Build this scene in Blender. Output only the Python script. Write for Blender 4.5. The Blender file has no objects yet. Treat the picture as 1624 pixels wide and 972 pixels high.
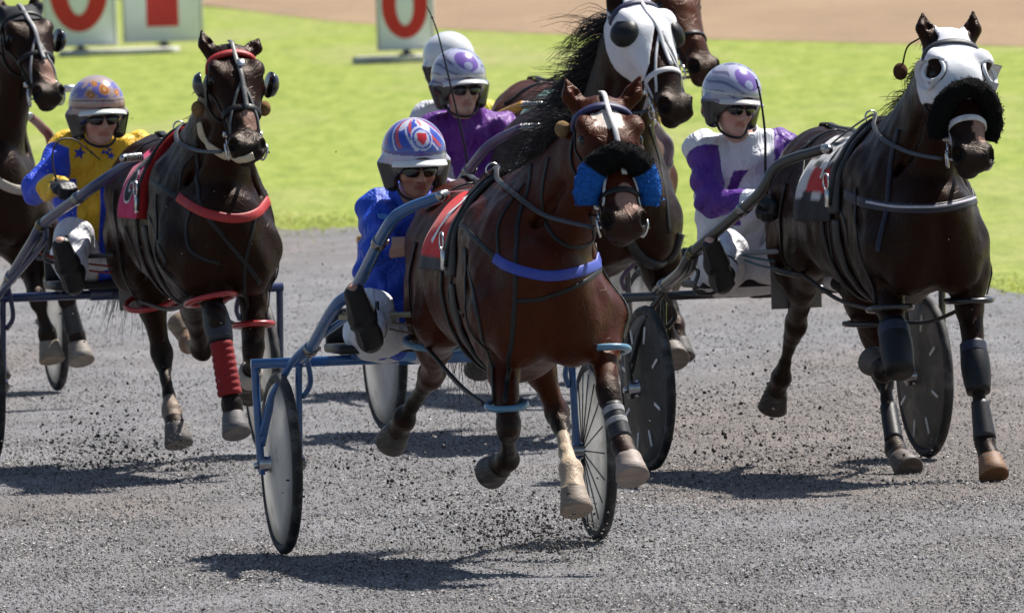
import bpy, math, random
import numpy as np
from mathutils import Vector, Matrix
from mathutils.bvhtree import BVHTree

R = math.radians
rng = np.random.default_rng(7)
random.seed(7)

# ------------------------------------------------------------------ camera, sky, sun, exposure
scene = bpy.context.scene
COL = scene.collection
FPX, CX, CY, CAMZ, PITCH = 24840.0, 812.0, 486.0, 3.0, R(1.98)
cam = bpy.data.cameras.new('camera')
cam_ob = bpy.data.objects.new('camera', cam)
COL.objects.link(cam_ob)
cam_ob.location = (0, 0, CAMZ)
ROLL = R(1.9)                              # the photographer held the camera a little off level
CAM_F = np.array([0, math.cos(PITCH), -math.sin(PITCH)]); up0 = np.array([0, math.sin(PITCH), math.cos(PITCH)]); ri0 = np.array([1.0, 0, 0])
CAM_R = ri0 * math.cos(ROLL) - up0 * math.sin(ROLL); CAM_U = up0 * math.cos(ROLL) + ri0 * math.sin(ROLL)
cam_ob.rotation_euler = Matrix(np.stack([CAM_R, CAM_U, -CAM_F], 1).tolist()).to_euler()
cam.sensor_width = 36.0
cam.lens = FPX / 1624.0 * 36.0
cam.clip_start, cam.clip_end = 1.0, 5000.0
cam.dof.use_dof = True
cam.dof.focus_distance = 60.5
cam.dof.aperture_fstop = 15.0
scene.camera = cam_ob

SUN_EL, SUN_AZ = R(57), R(48)          # sun stands right of and behind the field
world = bpy.data.worlds.new('World')
scene.world = world
world.use_nodes = True
wn = world.node_tree
sky = wn.nodes.new('ShaderNodeTexSky')
sky.sky_type = 'NISHITA'
sky.sun_disc = False
sky.sun_elevation = SUN_EL
sky.sun_rotation = SUN_AZ
bg = wn.nodes['Background']
bg.inputs['Strength'].default_value = 0.065
wn.links.new(sky.outputs['Color'], bg.inputs['Color'])
sun = bpy.data.lights.new('sun', 'SUN')
sun.energy = 5.0
sun.angle = R(0.53)
sun.color = (1.0, 0.955, 0.89)
sun_ob = bpy.data.objects.new('sun', sun)
COL.objects.link(sun_ob)
sd = Vector((math.sin(SUN_AZ) * math.cos(SUN_EL), math.cos(SUN_AZ) * math.cos(SUN_EL), math.sin(SUN_EL)))
sun_ob.rotation_euler = sd.to_track_quat('Z', 'Y').to_euler()
sun_ob.location = (20, 90, 40)
scene.view_settings.view_transform = 'Standard'
scene.view_settings.look = 'None'
scene.view_settings.exposure = 0.70
scene.view_settings.gamma = 1.0
scene.view_settings.use_curve_mapping = False

# ------------------------------------------------------------------ small maths
def V(*a): return np.array(a, dtype=float)
def unit(v):
    v = np.asarray(v, float); n = np.linalg.norm(v)
    return v / (n if n > 1e-12 else 1)
def cam_ray(px, py):
    return V(0, 0, CAMZ), unit(CAM_F + CAM_R * (px - CX) / FPX + CAM_U * (CY - py) / FPX)
def ground(px, py):
    o, d = cam_ray(px, py)
    return o + d * (-o[2] / d[2])

class Rig:
    """one horse and its sulky: a frame on the ground under the axle; local X to the right of the picture, -Y forward, Z up"""
    def __init__(s, px, py, yaw):
        g = ground(px, py)
        s.loc = V(g[0], g[1], 0); s.yaw = R(yaw)
        c, n = math.cos(s.yaw), math.sin(s.yaw)
        s.M = np.array([[c, -n, 0], [n, c, 0], [0, 0, 1]])
    def inv(s, p): return (np.asarray(p) - s.loc) @ s.M
    def world(s, p): return np.asarray(p) @ s.M.T + s.loc
    def ray(s, px, py):
        o, d = cam_ray(px, py)
        return (o - s.loc) @ s.M, d @ s.M
    def pt(s, px, py, w):
        o, d = s.ray(px, py)
        return o + d * ((-w - o[1]) / d[1])
    def J(s, j):
        """a joint: (px, py, w) seen in the photo, or [u, w, z] when it is hidden"""
        return V(j[0], -j[1], j[2]) if isinstance(j, list) else s.pt(*j)

def spline(pts, n=6, closed=False):
    P = np.asarray(pts, float)
    if len(P) < 3 and not closed:
        t = np.linspace(0, 1, n + 1)[:, None]
        return P[0] * (1 - t) + P[1] * t
    out = []
    m = len(P)
    rngi = range(m) if closed else range(m - 1)
    for i in rngi:
        if closed:
            a, b, c, d = P[(i - 1) % m], P[i], P[(i + 1) % m], P[(i + 2) % m]
        else:
            b, c = P[i], P[i + 1]
            a = P[i - 1] if i > 0 else 2 * b - c
            d = P[i + 2] if i + 2 < m else 2 * c - b
        for k in range(n):
            t = k / n
            out.append(.5 * (2 * b + (c - a) * t + (2 * a - 5 * b + 4 * c - d) * t * t + (3 * b - a - 3 * c + d) * t ** 3))
    if not closed: out.append(P[-1])
    return np.array(out)

# ------------------------------------------------------------------ mesh collecting
class MB:
    def __init__(s): s.v = []; s.f = []; s.n = 0; s.c = []; s.mi = []
    def add(s, v, f, col=None, mi=0):
        v = np.asarray(v, float)
        s.v.append(v); s.f += [tuple(int(i) + s.n for i in q) for q in f]; s.n += len(v)
        s.c.append(np.tile(np.array(col if col is not None else (1, 1, 1), float), (len(v), 1)) if col is None or np.ndim(col) == 1 else np.asarray(col, float))
        s.mi += [mi] * len(f)
        return s
    def tube(s, pts, r, seg=8, closed=False, col=None, n=0, flat=1.0, mi=0):
        P = spline(pts, n, closed) if n else np.asarray(pts, float)
        m = len(P)
        rr = np.interp(np.linspace(0, 1, m), np.linspace(0, 1, len(r)), r) if np.ndim(r) else np.full(m, r)
        T = np.roll(P, -1, 0) - np.roll(P, 1, 0) if closed else np.gradient(P, axis=0)
        T = T / (np.linalg.norm(T, axis=1)[:, None] + 1e-12)
        up = V(0, 0, 1) if abs(T[0][2]) < .9 else V(1, 0, 0)
        nrm = unit(np.cross(T[0], up)); ring = []
        for i in range(m):
            nrm = unit(nrm - T[i] * np.dot(nrm, T[i])); b = np.cross(T[i], nrm)
            a = np.linspace(0, 2 * math.pi, seg, endpoint=False)
            ring.append(P[i] + rr[i] * (np.cos(a)[:, None] * nrm + flat * np.sin(a)[:, None] * b))
        v = np.concatenate(ring); f = []
        for i in range(m if closed else m - 1):
            j = (i + 1) % m
            for k in range(seg):
                k2 = (k + 1) % seg
                f.append((i * seg + k, i * seg + k2, j * seg + k2, j * seg + k))
        if not closed:
            f.append(tuple(range(seg - 1, -1, -1))); f.append(tuple((m - 1) * seg + k for k in range(seg)))
        return s.add(v, f, col, mi)
    def ribbon(s, P, N, width, thick, col=None, closed=False, mi=0):
        P = np.asarray(P, float); N = np.asarray(N, float); m = len(P)
        T = np.roll(P, -1, 0) - np.roll(P, 1, 0) if closed else np.gradient(P, axis=0)
        T = T / (np.linalg.norm(T, axis=1)[:, None] + 1e-12)
        S = np.cross(T, N); S = S / (np.linalg.norm(S, axis=1)[:, None] + 1e-12)
        w = np.full(m, width) if not np.ndim(width) else np.interp(np.linspace(0, 1, m), np.linspace(0, 1, len(width)), width)
        h = (w / 2)[:, None]
        prof = [(-1, -.3), (-1, .55), (-.75, 1), (.75, 1), (1, .55), (1, -.3)]
        v = np.stack([P + S * h * a + N * thick * b for a, b in prof], 1).reshape(-1, 3)
        q = len(prof); f = []
        for i in range(m if closed else m - 1):
            j = (i + 1) % m
            for k in range(q):
                k2 = (k + 1) % q
                f.append((i * q + k, j * q + k, j * q + k2, i * q + k2))
        if not closed:
            f.append(tuple(range(q))); f.append(tuple((m - 1) * q + k for k in range(q - 1, -1, -1)))
        return s.add(v, f, col, mi)
    def lathe(s, prof, c, axis, seg=32, col=None, up=None, mi=0, cap=True):
        """prof: (radius, height) pairs along the axis"""
        axis = unit(axis); up = V(0, 0, 1) if abs(axis[2]) < .9 else V(1, 0, 0)
        x = unit(np.cross(axis, up)); y = np.cross(axis, x)
        a = np.linspace(0, 2 * math.pi, seg, endpoint=False)
        v = np.concatenate([np.asarray(c) + axis * h + r * (np.cos(a)[:, None] * x + np.sin(a)[:, None] * y) for r, h in prof]); f = []
        for i in range(len(prof) - 1):
            for k in range(seg):
                k2 = (k + 1) % seg
                f.append((i * seg + k, i * seg + k2, (i + 1) * seg + k2, (i + 1) * seg + k))
        if cap:
            if prof[0][0] > 1e-4: f.append(tuple(range(seg - 1, -1, -1)))
            if prof[-1][0] > 1e-4: f.append(tuple((len(prof) - 1) * seg + k for k in range(seg)))
        return s.add(v, f, col, mi)
    def ball(s, c, r, seg=16, col=None, M=None, mi=0):
        r = np.ones(3) * r
        th = np.linspace(0, math.pi, seg // 2 + 1); ph = np.linspace(0, 2 * math.pi, seg, endpoint=False)
        v = np.array([(math.sin(t) * math.cos(p), math.sin(t) * math.sin(p), math.cos(t)) for t in th for p in ph]) * r
        if M is not None: v = v @ np.asarray(M)
        f = []
        for i in range(len(th) - 1):
            for k in range(seg):
                k2 = (k + 1) % seg
                f.append((i * seg + k, (i + 1) * seg + k, (i + 1) * seg + k2, i * seg + k2))
        return s.add(v + np.asarray(c), f, col, mi)
    def box(s, c, dims, M=None, bev=.12, col=None, mi=0):
        """a box with chamfered edges; M rows are its axes"""
        d = np.asarray(dims, float) / 2; b = min(d) * bev
        v = []; idx = {}
        for sx in (-1, 1):
            for sy in (-1, 1):
                for sz in (-1, 1):
                    for k in range(3):
                        p = d * (sx, sy, sz) - b * np.array((sx, sy, sz))
                        p[k] = d[k] * (sx, sy, sz)[k]
                        idx[(sx, sy, sz, k)] = len(v); v.append(p)
        f = []
        for k in range(3):
            o = [i for i in range(3) if i != k]
            for sg in (-1, 1):
                q = []
                for a, c2 in ((-1, -1), (1, -1), (1, 1), (-1, 1)):
                    t = [0, 0, 0]; t[k] = sg; t[o[0]] = a; t[o[1]] = c2
                    q.append(idx[(t[0], t[1], t[2], k)])
                f.append(tuple(q))
        for k in range(3):
            o = [i for i in range(3) if i != k]
            for a in (-1, 1):
                for c2 in (-1, 1):
                    q = []
                    for sg, kk in ((-1, 0), (1, 0), (1, 1), (-1, 1)):
                        t = [0, 0, 0]; t[k] = sg; t[o[0]] = a; t[o[1]] = c2
                        q.append(idx[(t[0], t[1], t[2], o[kk])])
                    f.append(tuple(q))
        for sx in (-1, 1):
            for sy in (-1, 1):
                for sz in (-1, 1):
                    f.append(tuple(idx[(sx, sy, sz, k)] for k in range(3)))
        v = np.array(v)
        if M is not None: v = v @ np.asarray(M)
        return s.add(v + np.asarray(c), f, col, mi)
    def data(s): return np.concatenate(s.v), s.f, np.concatenate(s.c)

def make_mesh(name, v, f, mats, col=None, smooth=True, mi=None, fix=False):
    me = bpy.data.meshes.new(name)
    v = np.asarray(v, np.float32)
    if isinstance(f, np.ndarray):
        n, q = f.shape
        me.vertices.add(len(v)); me.vertices.foreach_set('co', v.ravel())
        me.loops.add(n * q); me.loops.foreach_set('vertex_index', f.astype(np.int32).ravel())
        me.polygons.add(n); me.polygons.foreach_set('loop_start', np.arange(0, n * q, q, dtype=np.int32))
        me.update(calc_edges=True)
    else:
        me.from_pydata(v.tolist(), [], f)
    if fix:
        import bmesh
        bm = bmesh.new(); bm.from_mesh(me); bmesh.ops.recalc_face_normals(bm, faces=bm.faces[:]); bm.to_mesh(me); bm.free()
    me.polygons.foreach_set('use_smooth', np.full(len(me.polygons), smooth))
    for m in (mats if isinstance(mats, (list, tuple)) else [mats]): me.materials.append(m)
    if mi is not None and any(mi): me.polygons.foreach_set('material_index', np.array(mi, np.int32))
    if col is not None:
        a = me.attributes.new('Col', 'FLOAT_COLOR', 'POINT')
        a.data.foreach_set('color', np.concatenate([np.asarray(col, np.float32), np.ones((len(v), 1), np.float32)], 1).ravel())
    me.update()
    return me

def thing(name, label, cat, group=None, rig=None, off=(0, 0, 0), loc=(0, 0, 0), rot=0):
    o = bpy.data.objects.new(name, None)
    COL.objects.link(o)
    o.empty_display_size = .2
    o['label'] = label; o['category'] = cat
    if group: o['group'] = group
    off = np.asarray(off, float)
    if rig is not None:
        o.location = rig.world(off); o.rotation_euler = (0, 0, rig.yaw)
    else:
        o.location = loc; o.rotation_euler = (0, 0, rot)
    o['_off'] = [float(x) for x in off]
    return o
def off_of(p):
    while p is not None:
        if '_off' in p: return np.array(p['_off'])
        p = p.parent
    return np.zeros(3)
def part(name, mb, mat, parent, smooth=True, fix=True, label=None):
    """mb: an MB, or (verts, faces, colours) in the rig's frame"""
    v, f, c = mb.data() if isinstance(mb, MB) else mb
    me = make_mesh(name, np.asarray(v) - off_of(parent), f, mat, c, smooth, mb.mi if isinstance(mb, MB) else None, fix and isinstance(mb, MB))
    o = bpy.data.objects.new(name, me); COL.objects.link(o); o.parent = parent
    if label: o['label'] = label
    return o
def solo(name, v, f, mats, col=None, label=None, cat=None, group=None, kind=None, smooth=True, loc=None, mi=None):
    v = np.asarray(v, float)
    if loc is not None: v = v - np.asarray(loc)
    o = bpy.data.objects.new(name, make_mesh(name, v, f, mats, col, smooth, mi)); COL.objects.link(o)
    if loc is not None: o.location = loc
    for k, x in (('label', label), ('category', cat), ('group', group), ('kind', kind)):
        if x: o[k] = x
    return o

# ------------------------------------------------------------------ solid fields -> one continuous skin
class Field:
    def __init__(s, h, lo, hi):
        s.h = h; s.lo = np.asarray(lo, float)
        s.n = np.ceil((np.asarray(hi) - s.lo) / h).astype(int) + 1
        s.F = np.full(s.n, 9.0, np.float32)
        s.ax = [s.lo[i] + h * np.arange(s.n[i]) for i in range(3)]
    def _box(s, lo, hi):
        a = np.clip(np.floor((lo - s.lo) / s.h).astype(int), 0, s.n); b = np.clip(np.ceil((hi - s.lo) / s.h).astype(int) + 1, 0, s.n)
        return tuple(slice(x, y) for x, y in zip(a, b))
    def pts(s, sl): return np.meshgrid(*[s.ax[i][sl[i]].astype(np.float32) for i in range(3)], indexing='ij', sparse=True)
    @staticmethod
    def smin(a, b, k):
        h = np.maximum(k - np.abs(a - b), 0) / k
        return np.minimum(a, b) - h * h * k * .25
    def _put(s, sl, d, k, sub):
        if sub:
            s.F[sl] = -Field.smin(-s.F[sl], d, k)
        else:
            s.F[sl] = Field.smin(s.F[sl], d, k)
    def cone(s, p0, p1, a0, a1, b0=None, b1=None, lat=(1, 0, 0), k=.03, sub=False, cap=None):
        """tapered bar of elliptic section: a along lat, b across it"""
        p0 = np.asarray(p0, float); p1 = np.asarray(p1, float)
        b0 = a0 if b0 is None else b0; b1 = a1 if b1 is None else b1
        L = np.linalg.norm(p1 - p0) + 1e-9; ax = (p1 - p0) / L
        lat = np.asarray(lat, float)
        if abs(np.dot(unit(lat), ax)) > .97: lat = V(0, 0, 1) if abs(ax[2]) < .9 else V(0, 1, 0)
        l = unit(lat - ax * np.dot(lat, ax)); y = np.cross(ax, l)
        m = max(a0, a1, b0, b1) + k + 2 * s.h
        sl = s._box(np.minimum(p0, p1) - m, np.maximum(p0, p1) + m)
        if any(x.stop <= x.start for x in sl): return
        X, Y, Z = s.pts(sl); X = X - p0[0]; Y = Y - p0[1]; Z = Z - p0[2]
        ta = X * ax[0] + Y * ax[1] + Z * ax[2]; t = np.clip(ta / L, 0, 1)
        z = ta - t * L; x = X * l[0] + Y * l[1] + Z * l[2]; yy = X * y[0] + Y * y[1] + Z * y[2]
        a = a0 + (a1 - a0) * t; b = b0 + (b1 - b0) * t; c = np.minimum(a, b) if cap is None else cap
        k0 = np.sqrt((x / a) ** 2 + (yy / b) ** 2 + (z / c) ** 2) + 1e-6
        k1 = np.sqrt((x / a ** 2) ** 2 + (yy / b ** 2) ** 2 + (z / c ** 2) ** 2) + 1e-6
        s._put(sl, (k0 * (k0 - 1) / k1).astype(np.float32), k, sub)
    def ell(s, c, r, M=None, k=.03, sub=False):
        """ellipsoid; rows of M are its axes"""
        c = np.asarray(c, float); r = np.ones(3) * r; M = np.eye(3) if M is None else np.asarray(M)
        m = max(r) + k + 2 * s.h
        sl = s._box(c - m, c + m)
        if any(x.stop <= x.start for x in sl): return
        X, Y, Z = s.pts(sl); X = X - c[0]; Y = Y - c[1]; Z = Z - c[2]
        q = [(X * M[i][0] + Y * M[i][1] + Z * M[i][2]) for i in range(3)]
        k0 = np.sqrt(sum((q[i] / r[i]) ** 2 for i in range(3))) + 1e-6
        k1 = np.sqrt(sum((q[i] / r[i] ** 2) ** 2 for i in range(3))) + 1e-6
        s._put(sl, (k0 * (k0 - 1) / k1).astype(np.float32), k, sub)
    def merge(s, g, k):
        s.F = Field.smin(s.F, g.F, k)
    def wave(s, fn):
        """move the skin in or out a little (cloth folds)"""
        X, Y, Z = np.meshgrid(*s.ax, indexing='ij', sparse=True)
        s.F = s.F + fn(X, Y, Z).astype(np.float32)
    def skin(s):
        F = s.F; ins = F < 0; n = s.n
        c = [ins[i:n[0] - 1 + i, j:n[1] - 1 + j, k:n[2] - 1 + k] for i in (0, 1) for j in (0, 1) for k in (0, 1)]
        anyi = c[0].copy(); alli = c[0].copy()
        for x in c[1:]: anyi |= x; alli &= x
        act = anyi & ~alli
        idx = np.argwhere(act); vid = np.full(act.shape, -1, np.int32); vid[act] = np.arange(len(idx))
        val = {}
        for i in (0, 1):
            for j in (0, 1):
                for k in (0, 1):
                    val[(i, j, k)] = F[idx[:, 0] + i, idx[:, 1] + j, idx[:, 2] + k]
        acc = np.zeros((len(idx), 3)); cnt = np.zeros(len(idx))
        for a in val:
            for d in range(3):
                if a[d] == 0:
                    b = list(a); b[d] = 1; va, vb = val[a], val[tuple(b)]
                    m = (va < 0) != (vb < 0)
                    t = np.where(m, va / np.where(m, va - vb, 1), 0)
                    p = np.tile(np.array(a, float), (len(idx), 1)); p[:, d] = t
                    acc[m] += p[m]; cnt[m] += 1
        v = s.lo + s.h * (idx + acc / cnt[:, None])
        quads = []
        for d in range(3):
            o = [i for i in range(3) if i != d]
            sa = [slice(None)] * 3; sb = [slice(None)] * 3
            sa[d] = slice(0, n[d] - 1); sb[d] = slice(1, n[d])
            A, B = ins[tuple(sa)], ins[tuple(sb)]
            e = np.argwhere(A != B)
            e = e[(e[:, o[0]] > 0) & (e[:, o[1]] > 0) & (e[:, o[0]] < n[o[0]] - 1) & (e[:, o[1]] < n[o[1]] - 1)]
            fl = A[e[:, 0], e[:, 1], e[:, 2]]
            q = []
            for da, db in ((-1, -1), (0, -1), (0, 0), (-1, 0)):
                g = e.copy(); g[:, o[0]] += da; g[:, o[1]] += db
                q.append(vid[g[:, 0], g[:, 1], g[:, 2]])
            q = np.stack(q, 1)
            if d == 1: fl = ~fl
            q[~fl] = q[~fl][:, ::-1]
            quads.append(q)
        f = np.concatenate(quads)
        # relax twice, quickly
        for it in range(2):
            acc = np.zeros_like(v); cnt = np.zeros(len(v))
            for a, b in ((0, 1), (1, 2), (2, 3), (3, 0)):
                np.add.at(acc, f[:, a], v[f[:, b]]); np.add.at(cnt, f[:, a], 1)
            v = v * .5 + .5 * acc / np.maximum(cnt, 1)[:, None]
        return v, f

def normals_of(v, f):
    n = np.cross(v[f[:, 2]] - v[f[:, 0]], v[f[:, 3]] - v[f[:, 1]])
    out = np.zeros_like(v)
    for i in range(4): np.add.at(out, f[:, i], n)
    return out / (np.linalg.norm(out, axis=1)[:, None] + 1e-12)
def patch(v, f, N, mask, off, thick=.004):
    """the skin's faces where mask holds, lifted off by off: a cloth that follows the body"""
    keep = mask[f].all(1); g = f[keep]
    used = np.unique(g); m = np.full(len(v), -1); m[used] = np.arange(len(used))
    a = v[used] + N[used] * off; b = v[used] + N[used] * (off - thick); g = m[g]; k = len(used)
    e = np.concatenate([g[:, [0, 1]], g[:, [1, 2]], g[:, [2, 3]], g[:, [3, 0]]])
    key = np.sort(e, 1); _, inv, cnt = np.unique(key[:, 0] * (k + 1) + key[:, 1], return_inverse=True, return_counts=True)
    be = e[cnt[inv] == 1]
    side = np.stack([be[:, 1], be[:, 0], be[:, 0] + k, be[:, 1] + k], 1)
    # smooth the border
    pos = np.concatenate([a, b])
    for it in range(4):
        acc = pos.copy(); c = np.ones(len(pos))
        for o in (0, k):
            np.add.at(acc, be[:, 0] + o, pos[be[:, 1] + o]); np.add.at(acc, be[:, 1] + o, pos[be[:, 0] + o])
            np.add.at(c, be[:, 0] + o, 1); np.add.at(c, be[:, 1] + o, 1)
        pos = acc / c[:, None]
    return pos, np.concatenate([g, g[:, ::-1] + k, side]), used

class Surf:
    """a skin one can lay straps on"""
    def __init__(s, v, f):
        s.v, s.f = v, f; s.b = BVHTree.FromPolygons(v.tolist(), f.tolist())
    def hit(s, o, d):
        r = s.b.ray_cast(Vector(o), Vector(d))
        return None if r[0] is None else (np.array(r[0]), np.array(r[1]))
    def near(s, p):
        r = s.b.find_nearest(Vector(p)); return np.array(r[0]), np.array(r[1])
    def lay(s, P, off, it=3):
        P = np.asarray(P, float); N = np.zeros_like(P)
        for k in range(it + 1):
            for i in range(len(P)):
                q, n = s.near(P[i]); N[i] = n
                P[i] = q + n * off
            if k < it and len(P) > 2:
                P[1:-1] = P[1:-1] * .4 + .3 * (P[:-2] + P[2:])
        for k in range(3):
            N[1:-1] = N[1:-1] * .4 + .3 * (N[:-2] + N[2:])
        N /= np.linalg.norm(N, axis=1)[:, None] + 1e-12
        return P, N
    def trace(s, rig, pxs, off=.006, n=7):
        q = spline(np.asarray(pxs, float), n); P = []; last = None
        for x, y in q:
            o, d = rig.ray(x, y); h = s.hit(o, d)
            if h is None:
                t = np.dot(last - o, d) if last is not None else np.dot(V(0, -1.6, 1.2) - o, d)
                p = s.near(o + d * t)[0]
            else: p = h[0]
            P.append(p); last = p
        return s.lay(P, off)
    def loop(s, c, ax_x, ax_y, off, a0=0, a1=360, n=48, rad=1.2):
        """a band round the body: rays come in at c from all sides"""
        P = []
        for a in np.radians(np.linspace(a0, a1, n, endpoint=(a1 - a0) < 359.9)):
            d = ax_x * math.cos(a) + ax_y * math.sin(a)
            h = s.hit(np.asarray(c) + d * rad, -d)
            P.append((h[0], h[1]) if h else (np.asarray(c) + d * .3, d))
        N = np.array([p[1] for p in P]); Q = np.array([p[0] for p in P]) + N * off
        return Q, N
# ------------------------------------------------------------------ materials
def nodes(name):
    m = bpy.data.materials.new(name); m.use_nodes = True
    nt = m.node_tree; b = nt.nodes['Principled BSDF']
    return m, nt, b
def setin(b, **k):
    for a, x in k.items():
        n = a.replace('_', ' ')
        if n in b.inputs: b.inputs[n].default_value = x
def noise(nt, scale, detail=4, rough=.55, vec=None, dist=0):
    n = nt.nodes.new('ShaderNodeTexNoise')
    n.inputs['Scale'].default_value = scale; n.inputs['Detail'].default_value = detail
    n.inputs['Roughness'].default_value = rough; n.inputs['Distortion'].default_value = dist
    if vec is not None: nt.links.new(vec, n.inputs['Vector'])
    return n
def coords(nt, scale=(1, 1, 1), kind='Object', rot=(0, 0, 0)):
    t = nt.nodes.new('ShaderNodeTexCoord'); m = nt.nodes.new('ShaderNodeMapping')
    m.inputs['Scale'].default_value = scale; m.inputs['Rotation'].default_value = rot
    nt.links.new(t.outputs[kind], m.inputs['Vector'])
    return m.outputs['Vector']
def ramp(nt, src, stops):
    r = nt.nodes.new('ShaderNodeValToRGB')
    e = r.color_ramp.elements
    while len(e) < len(stops): e.new(.5)
    for i, (p, c) in enumerate(stops):
        e[i].position = p; e[i].color = (*c, 1) if len(c) == 3 else c
    nt.links.new(src, r.inputs['Fac'])
    return r.outputs['Color']
def mix(nt, fac, a, b, mode='MIX'):
    m = nt.nodes.new('ShaderNodeMix'); m.data_type = 'RGBA'; m.blend_type = mode
    for x, i in ((fac, 0), (a, 6), (b, 7)):
        if hasattr(x, 'links') or hasattr(x, 'is_linked'): nt.links.new(x, m.inputs[i])
        else: m.inputs[i].default_value = x if i == 0 else (*x, 1)
    return m.outputs[2]
def bump(nt, b, h, strength=.3, dist=.01):
    n = nt.nodes.new('ShaderNodeBump'); n.inputs['Strength'].default_value = strength; n.inputs['Distance'].default_value = dist
    nt.links.new(h, n.inputs['Height']); nt.links.new(n.outputs['Normal'], b.inputs['Normal'])
    return n
def painted(name, rough=.5, metal=0.0, var=.25, nscale=30, bstr=.15, bdist=.003, dirt=None, spec=.5, sheen=0, coat=0, stretch=(1, 1, 1)):
    """takes the thing's own colour from its 'Col' attribute, with uneven wear"""
    m, nt, b = nodes(name)
    a = nt.nodes.new('ShaderNodeAttribute'); a.attribute_name = 'Col'
    vec = coords(nt, stretch)
    n = noise(nt, nscale, 5, .6, vec)
    f = ramp(nt, n.outputs['Fac'], [(.25, (1 - var,) * 3), (.75, (1 + var * .4,) * 3)])
    c = mix(nt, 1.0, a.outputs['Color'], f, 'MULTIPLY')
    if dirt:
        n2 = noise(nt, dirt[2], 6, .65, vec)
        d = ramp(nt, n2.outputs['Fac'], [(dirt[1], (0, 0, 0)), (min(1, dirt[1] + .25), (1, 1, 1))])
        c = mix(nt, d, c, dirt[0])
    nt.links.new(c, b.inputs['Base Color'])
    setin(b, Roughness=rough, Metallic=metal)
    b.inputs['Specular IOR Level'].default_value = spec
    if sheen: b.inputs['Sheen Weight'].default_value = sheen; b.inputs['Sheen Roughness'].default_value = .4
    if coat: b.inputs['Coat Weight'].default_value = coat; b.inputs['Coat Roughness'].default_value = .08
    n3 = noise(nt, nscale * 4, 3, .6, vec)
    bump(nt, b, n3.outputs['Fac'], bstr, bdist)
    return m

def coat_material():
    m, nt, b = nodes('horse coat')          # short glossy hair
    a = nt.nodes.new('ShaderNodeAttribute'); a.attribute_name = 'Col'
    vec = coords(nt)
    n = noise(nt, 7, 5, .6, vec)
    f = ramp(nt, n.outputs['Fac'], [(.3, (.72, .72, .72)), (.7, (1.18, 1.14, 1.1))])
    vs = coords(nt, (60, 60, 12))
    n2 = noise(nt, 4, 4, .6, vs)
    f2 = ramp(nt, n2.outputs['Fac'], [(.3, (.8, .8, .8)), (.7, (1.15, 1.15, 1.15))])
    c = mix(nt, 1.0, mix(nt, 1.0, a.outputs['Color'], f, 'MULTIPLY'), f2, 'MULTIPLY')
    nt.links.new(c, b.inputs['Base Color'])
    rr = ramp(nt, n.outputs['Fac'], [(.3, (.44,) * 3), (.7, (.29,) * 3)])
    nt.links.new(rr, b.inputs['Roughness'])
    b.inputs['Specular IOR Level'].default_value = .17
    b.inputs['Specular Tint'].default_value = (1.0, .70, .52, 1)
    b.inputs['Sheen Weight'].default_value = .0
    b.inputs['Sheen Roughness'].default_value = .35
    # muscle, veins and lie of the hair
    vein = noise(nt, 9, 2, .5, vec, 1.4)
    vr = ramp(nt, vein.outputs['Fac'], [(.46, (0, 0, 0)), (.5, (1, 1, 1)), (.54, (0, 0, 0))])
    big = noise(nt, 5, 2, .5, vec)
    h = mix(nt, .035, big.outputs['Fac'], vr)
    h2 = mix(nt, .06, h, n2.outputs['Fac'])
    bump(nt, b, h2, .7, .05)
    return m
M_COAT = coat_material()
M_HAIR = painted('horse hair', .42, var=.35, nscale=20, bstr=0, spec=.5)
M_LEATHER = painted('harness leather', .48, var=.35, nscale=25, bstr=.25, spec=.35, dirt=((.11, .095, .085), .66, 14))
M_WEB = painted('webbing', .5, var=.25, nscale=60, bstr=.4, dirt=((.25, .22, .2), .66, 18))
M_FLEECE = painted('sheepskin', .95, var=.45, nscale=90, bstr=1.0, bdist=.012, spec=.12, sheen=.0)
M_CLOTH = painted('cloth', .72, var=.14, nscale=12, bstr=.3, bdist=.004, spec=.25, sheen=.1)
M_SILK = painted('silks', .5, var=.16, nscale=9, bstr=.0, bdist=.006, spec=.32)
nt_ = M_SILK.node_tree; cr_ = noise(nt_, 11, 3, .55, coords(nt_, (1, 1, .55)), 1.8)
bump(nt_, nt_.nodes['Principled BSDF'], cr_.outputs['Fac'], .8, .035)
M_SKIN = painted('skin', .48, var=.12, nscale=30, bstr=.2, bdist=.002, spec=.4)
M_HOOF = painted('hoof horn', .6, var=.45, nscale=14, bstr=.5, bdist=.004, stretch=(1, 1, 6), dirt=((.25, .21, .18), .55, 12))
M_PAINT = painted('painted steel', .32, var=.3, nscale=16, bstr=.1, coat=.4, dirt=((.2, .18, .16), .62, 11))
M_METAL = painted('bright metal', .25, 1.0, var=.3, nscale=40, bstr=.1)
M_RUBBER = painted('tyre rubber', .7, var=.4, nscale=40, bstr=.4, dirt=((.19, .18, .17), .5, 9))
M_DISC = painted('wheel disc', .45, var=.25, nscale=5, bstr=.1, dirt=((.3, .28, .26), .52, 6), stretch=(1, 1, 1))
nt_ = M_DISC.node_tree; b_ = nt_.nodes['Principled BSDF']                 # thin plastic: some light comes through
tr_ = nt_.nodes.new('ShaderNodeBsdfTranslucent'); mx_ = nt_.nodes.new('ShaderNodeMixShader'); mx_.inputs[0].default_value = .62
nt_.links.new(b_.inputs['Base Color'].links[0].from_socket, tr_.inputs['Color'])
nt_.links.new(b_.outputs[0], mx_.inputs[1]); nt_.links.new(tr_.outputs[0], mx_.inputs[2]); nt_.links.new(mx_.outputs[0], nt_.nodes['Material Output'].inputs['Surface'])
M_SHELL = painted('helmet shell', .22, var=.1, nscale=20, bstr=.03, coat=.7)
M_LENS, nt_, b_ = nodes('dark lens'); setin(b_, Roughness=.06); b_.inputs['Base Color'].default_value = (.008, .008, .01, 1)
b_.inputs['Coat Weight'].default_value = .5
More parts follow.
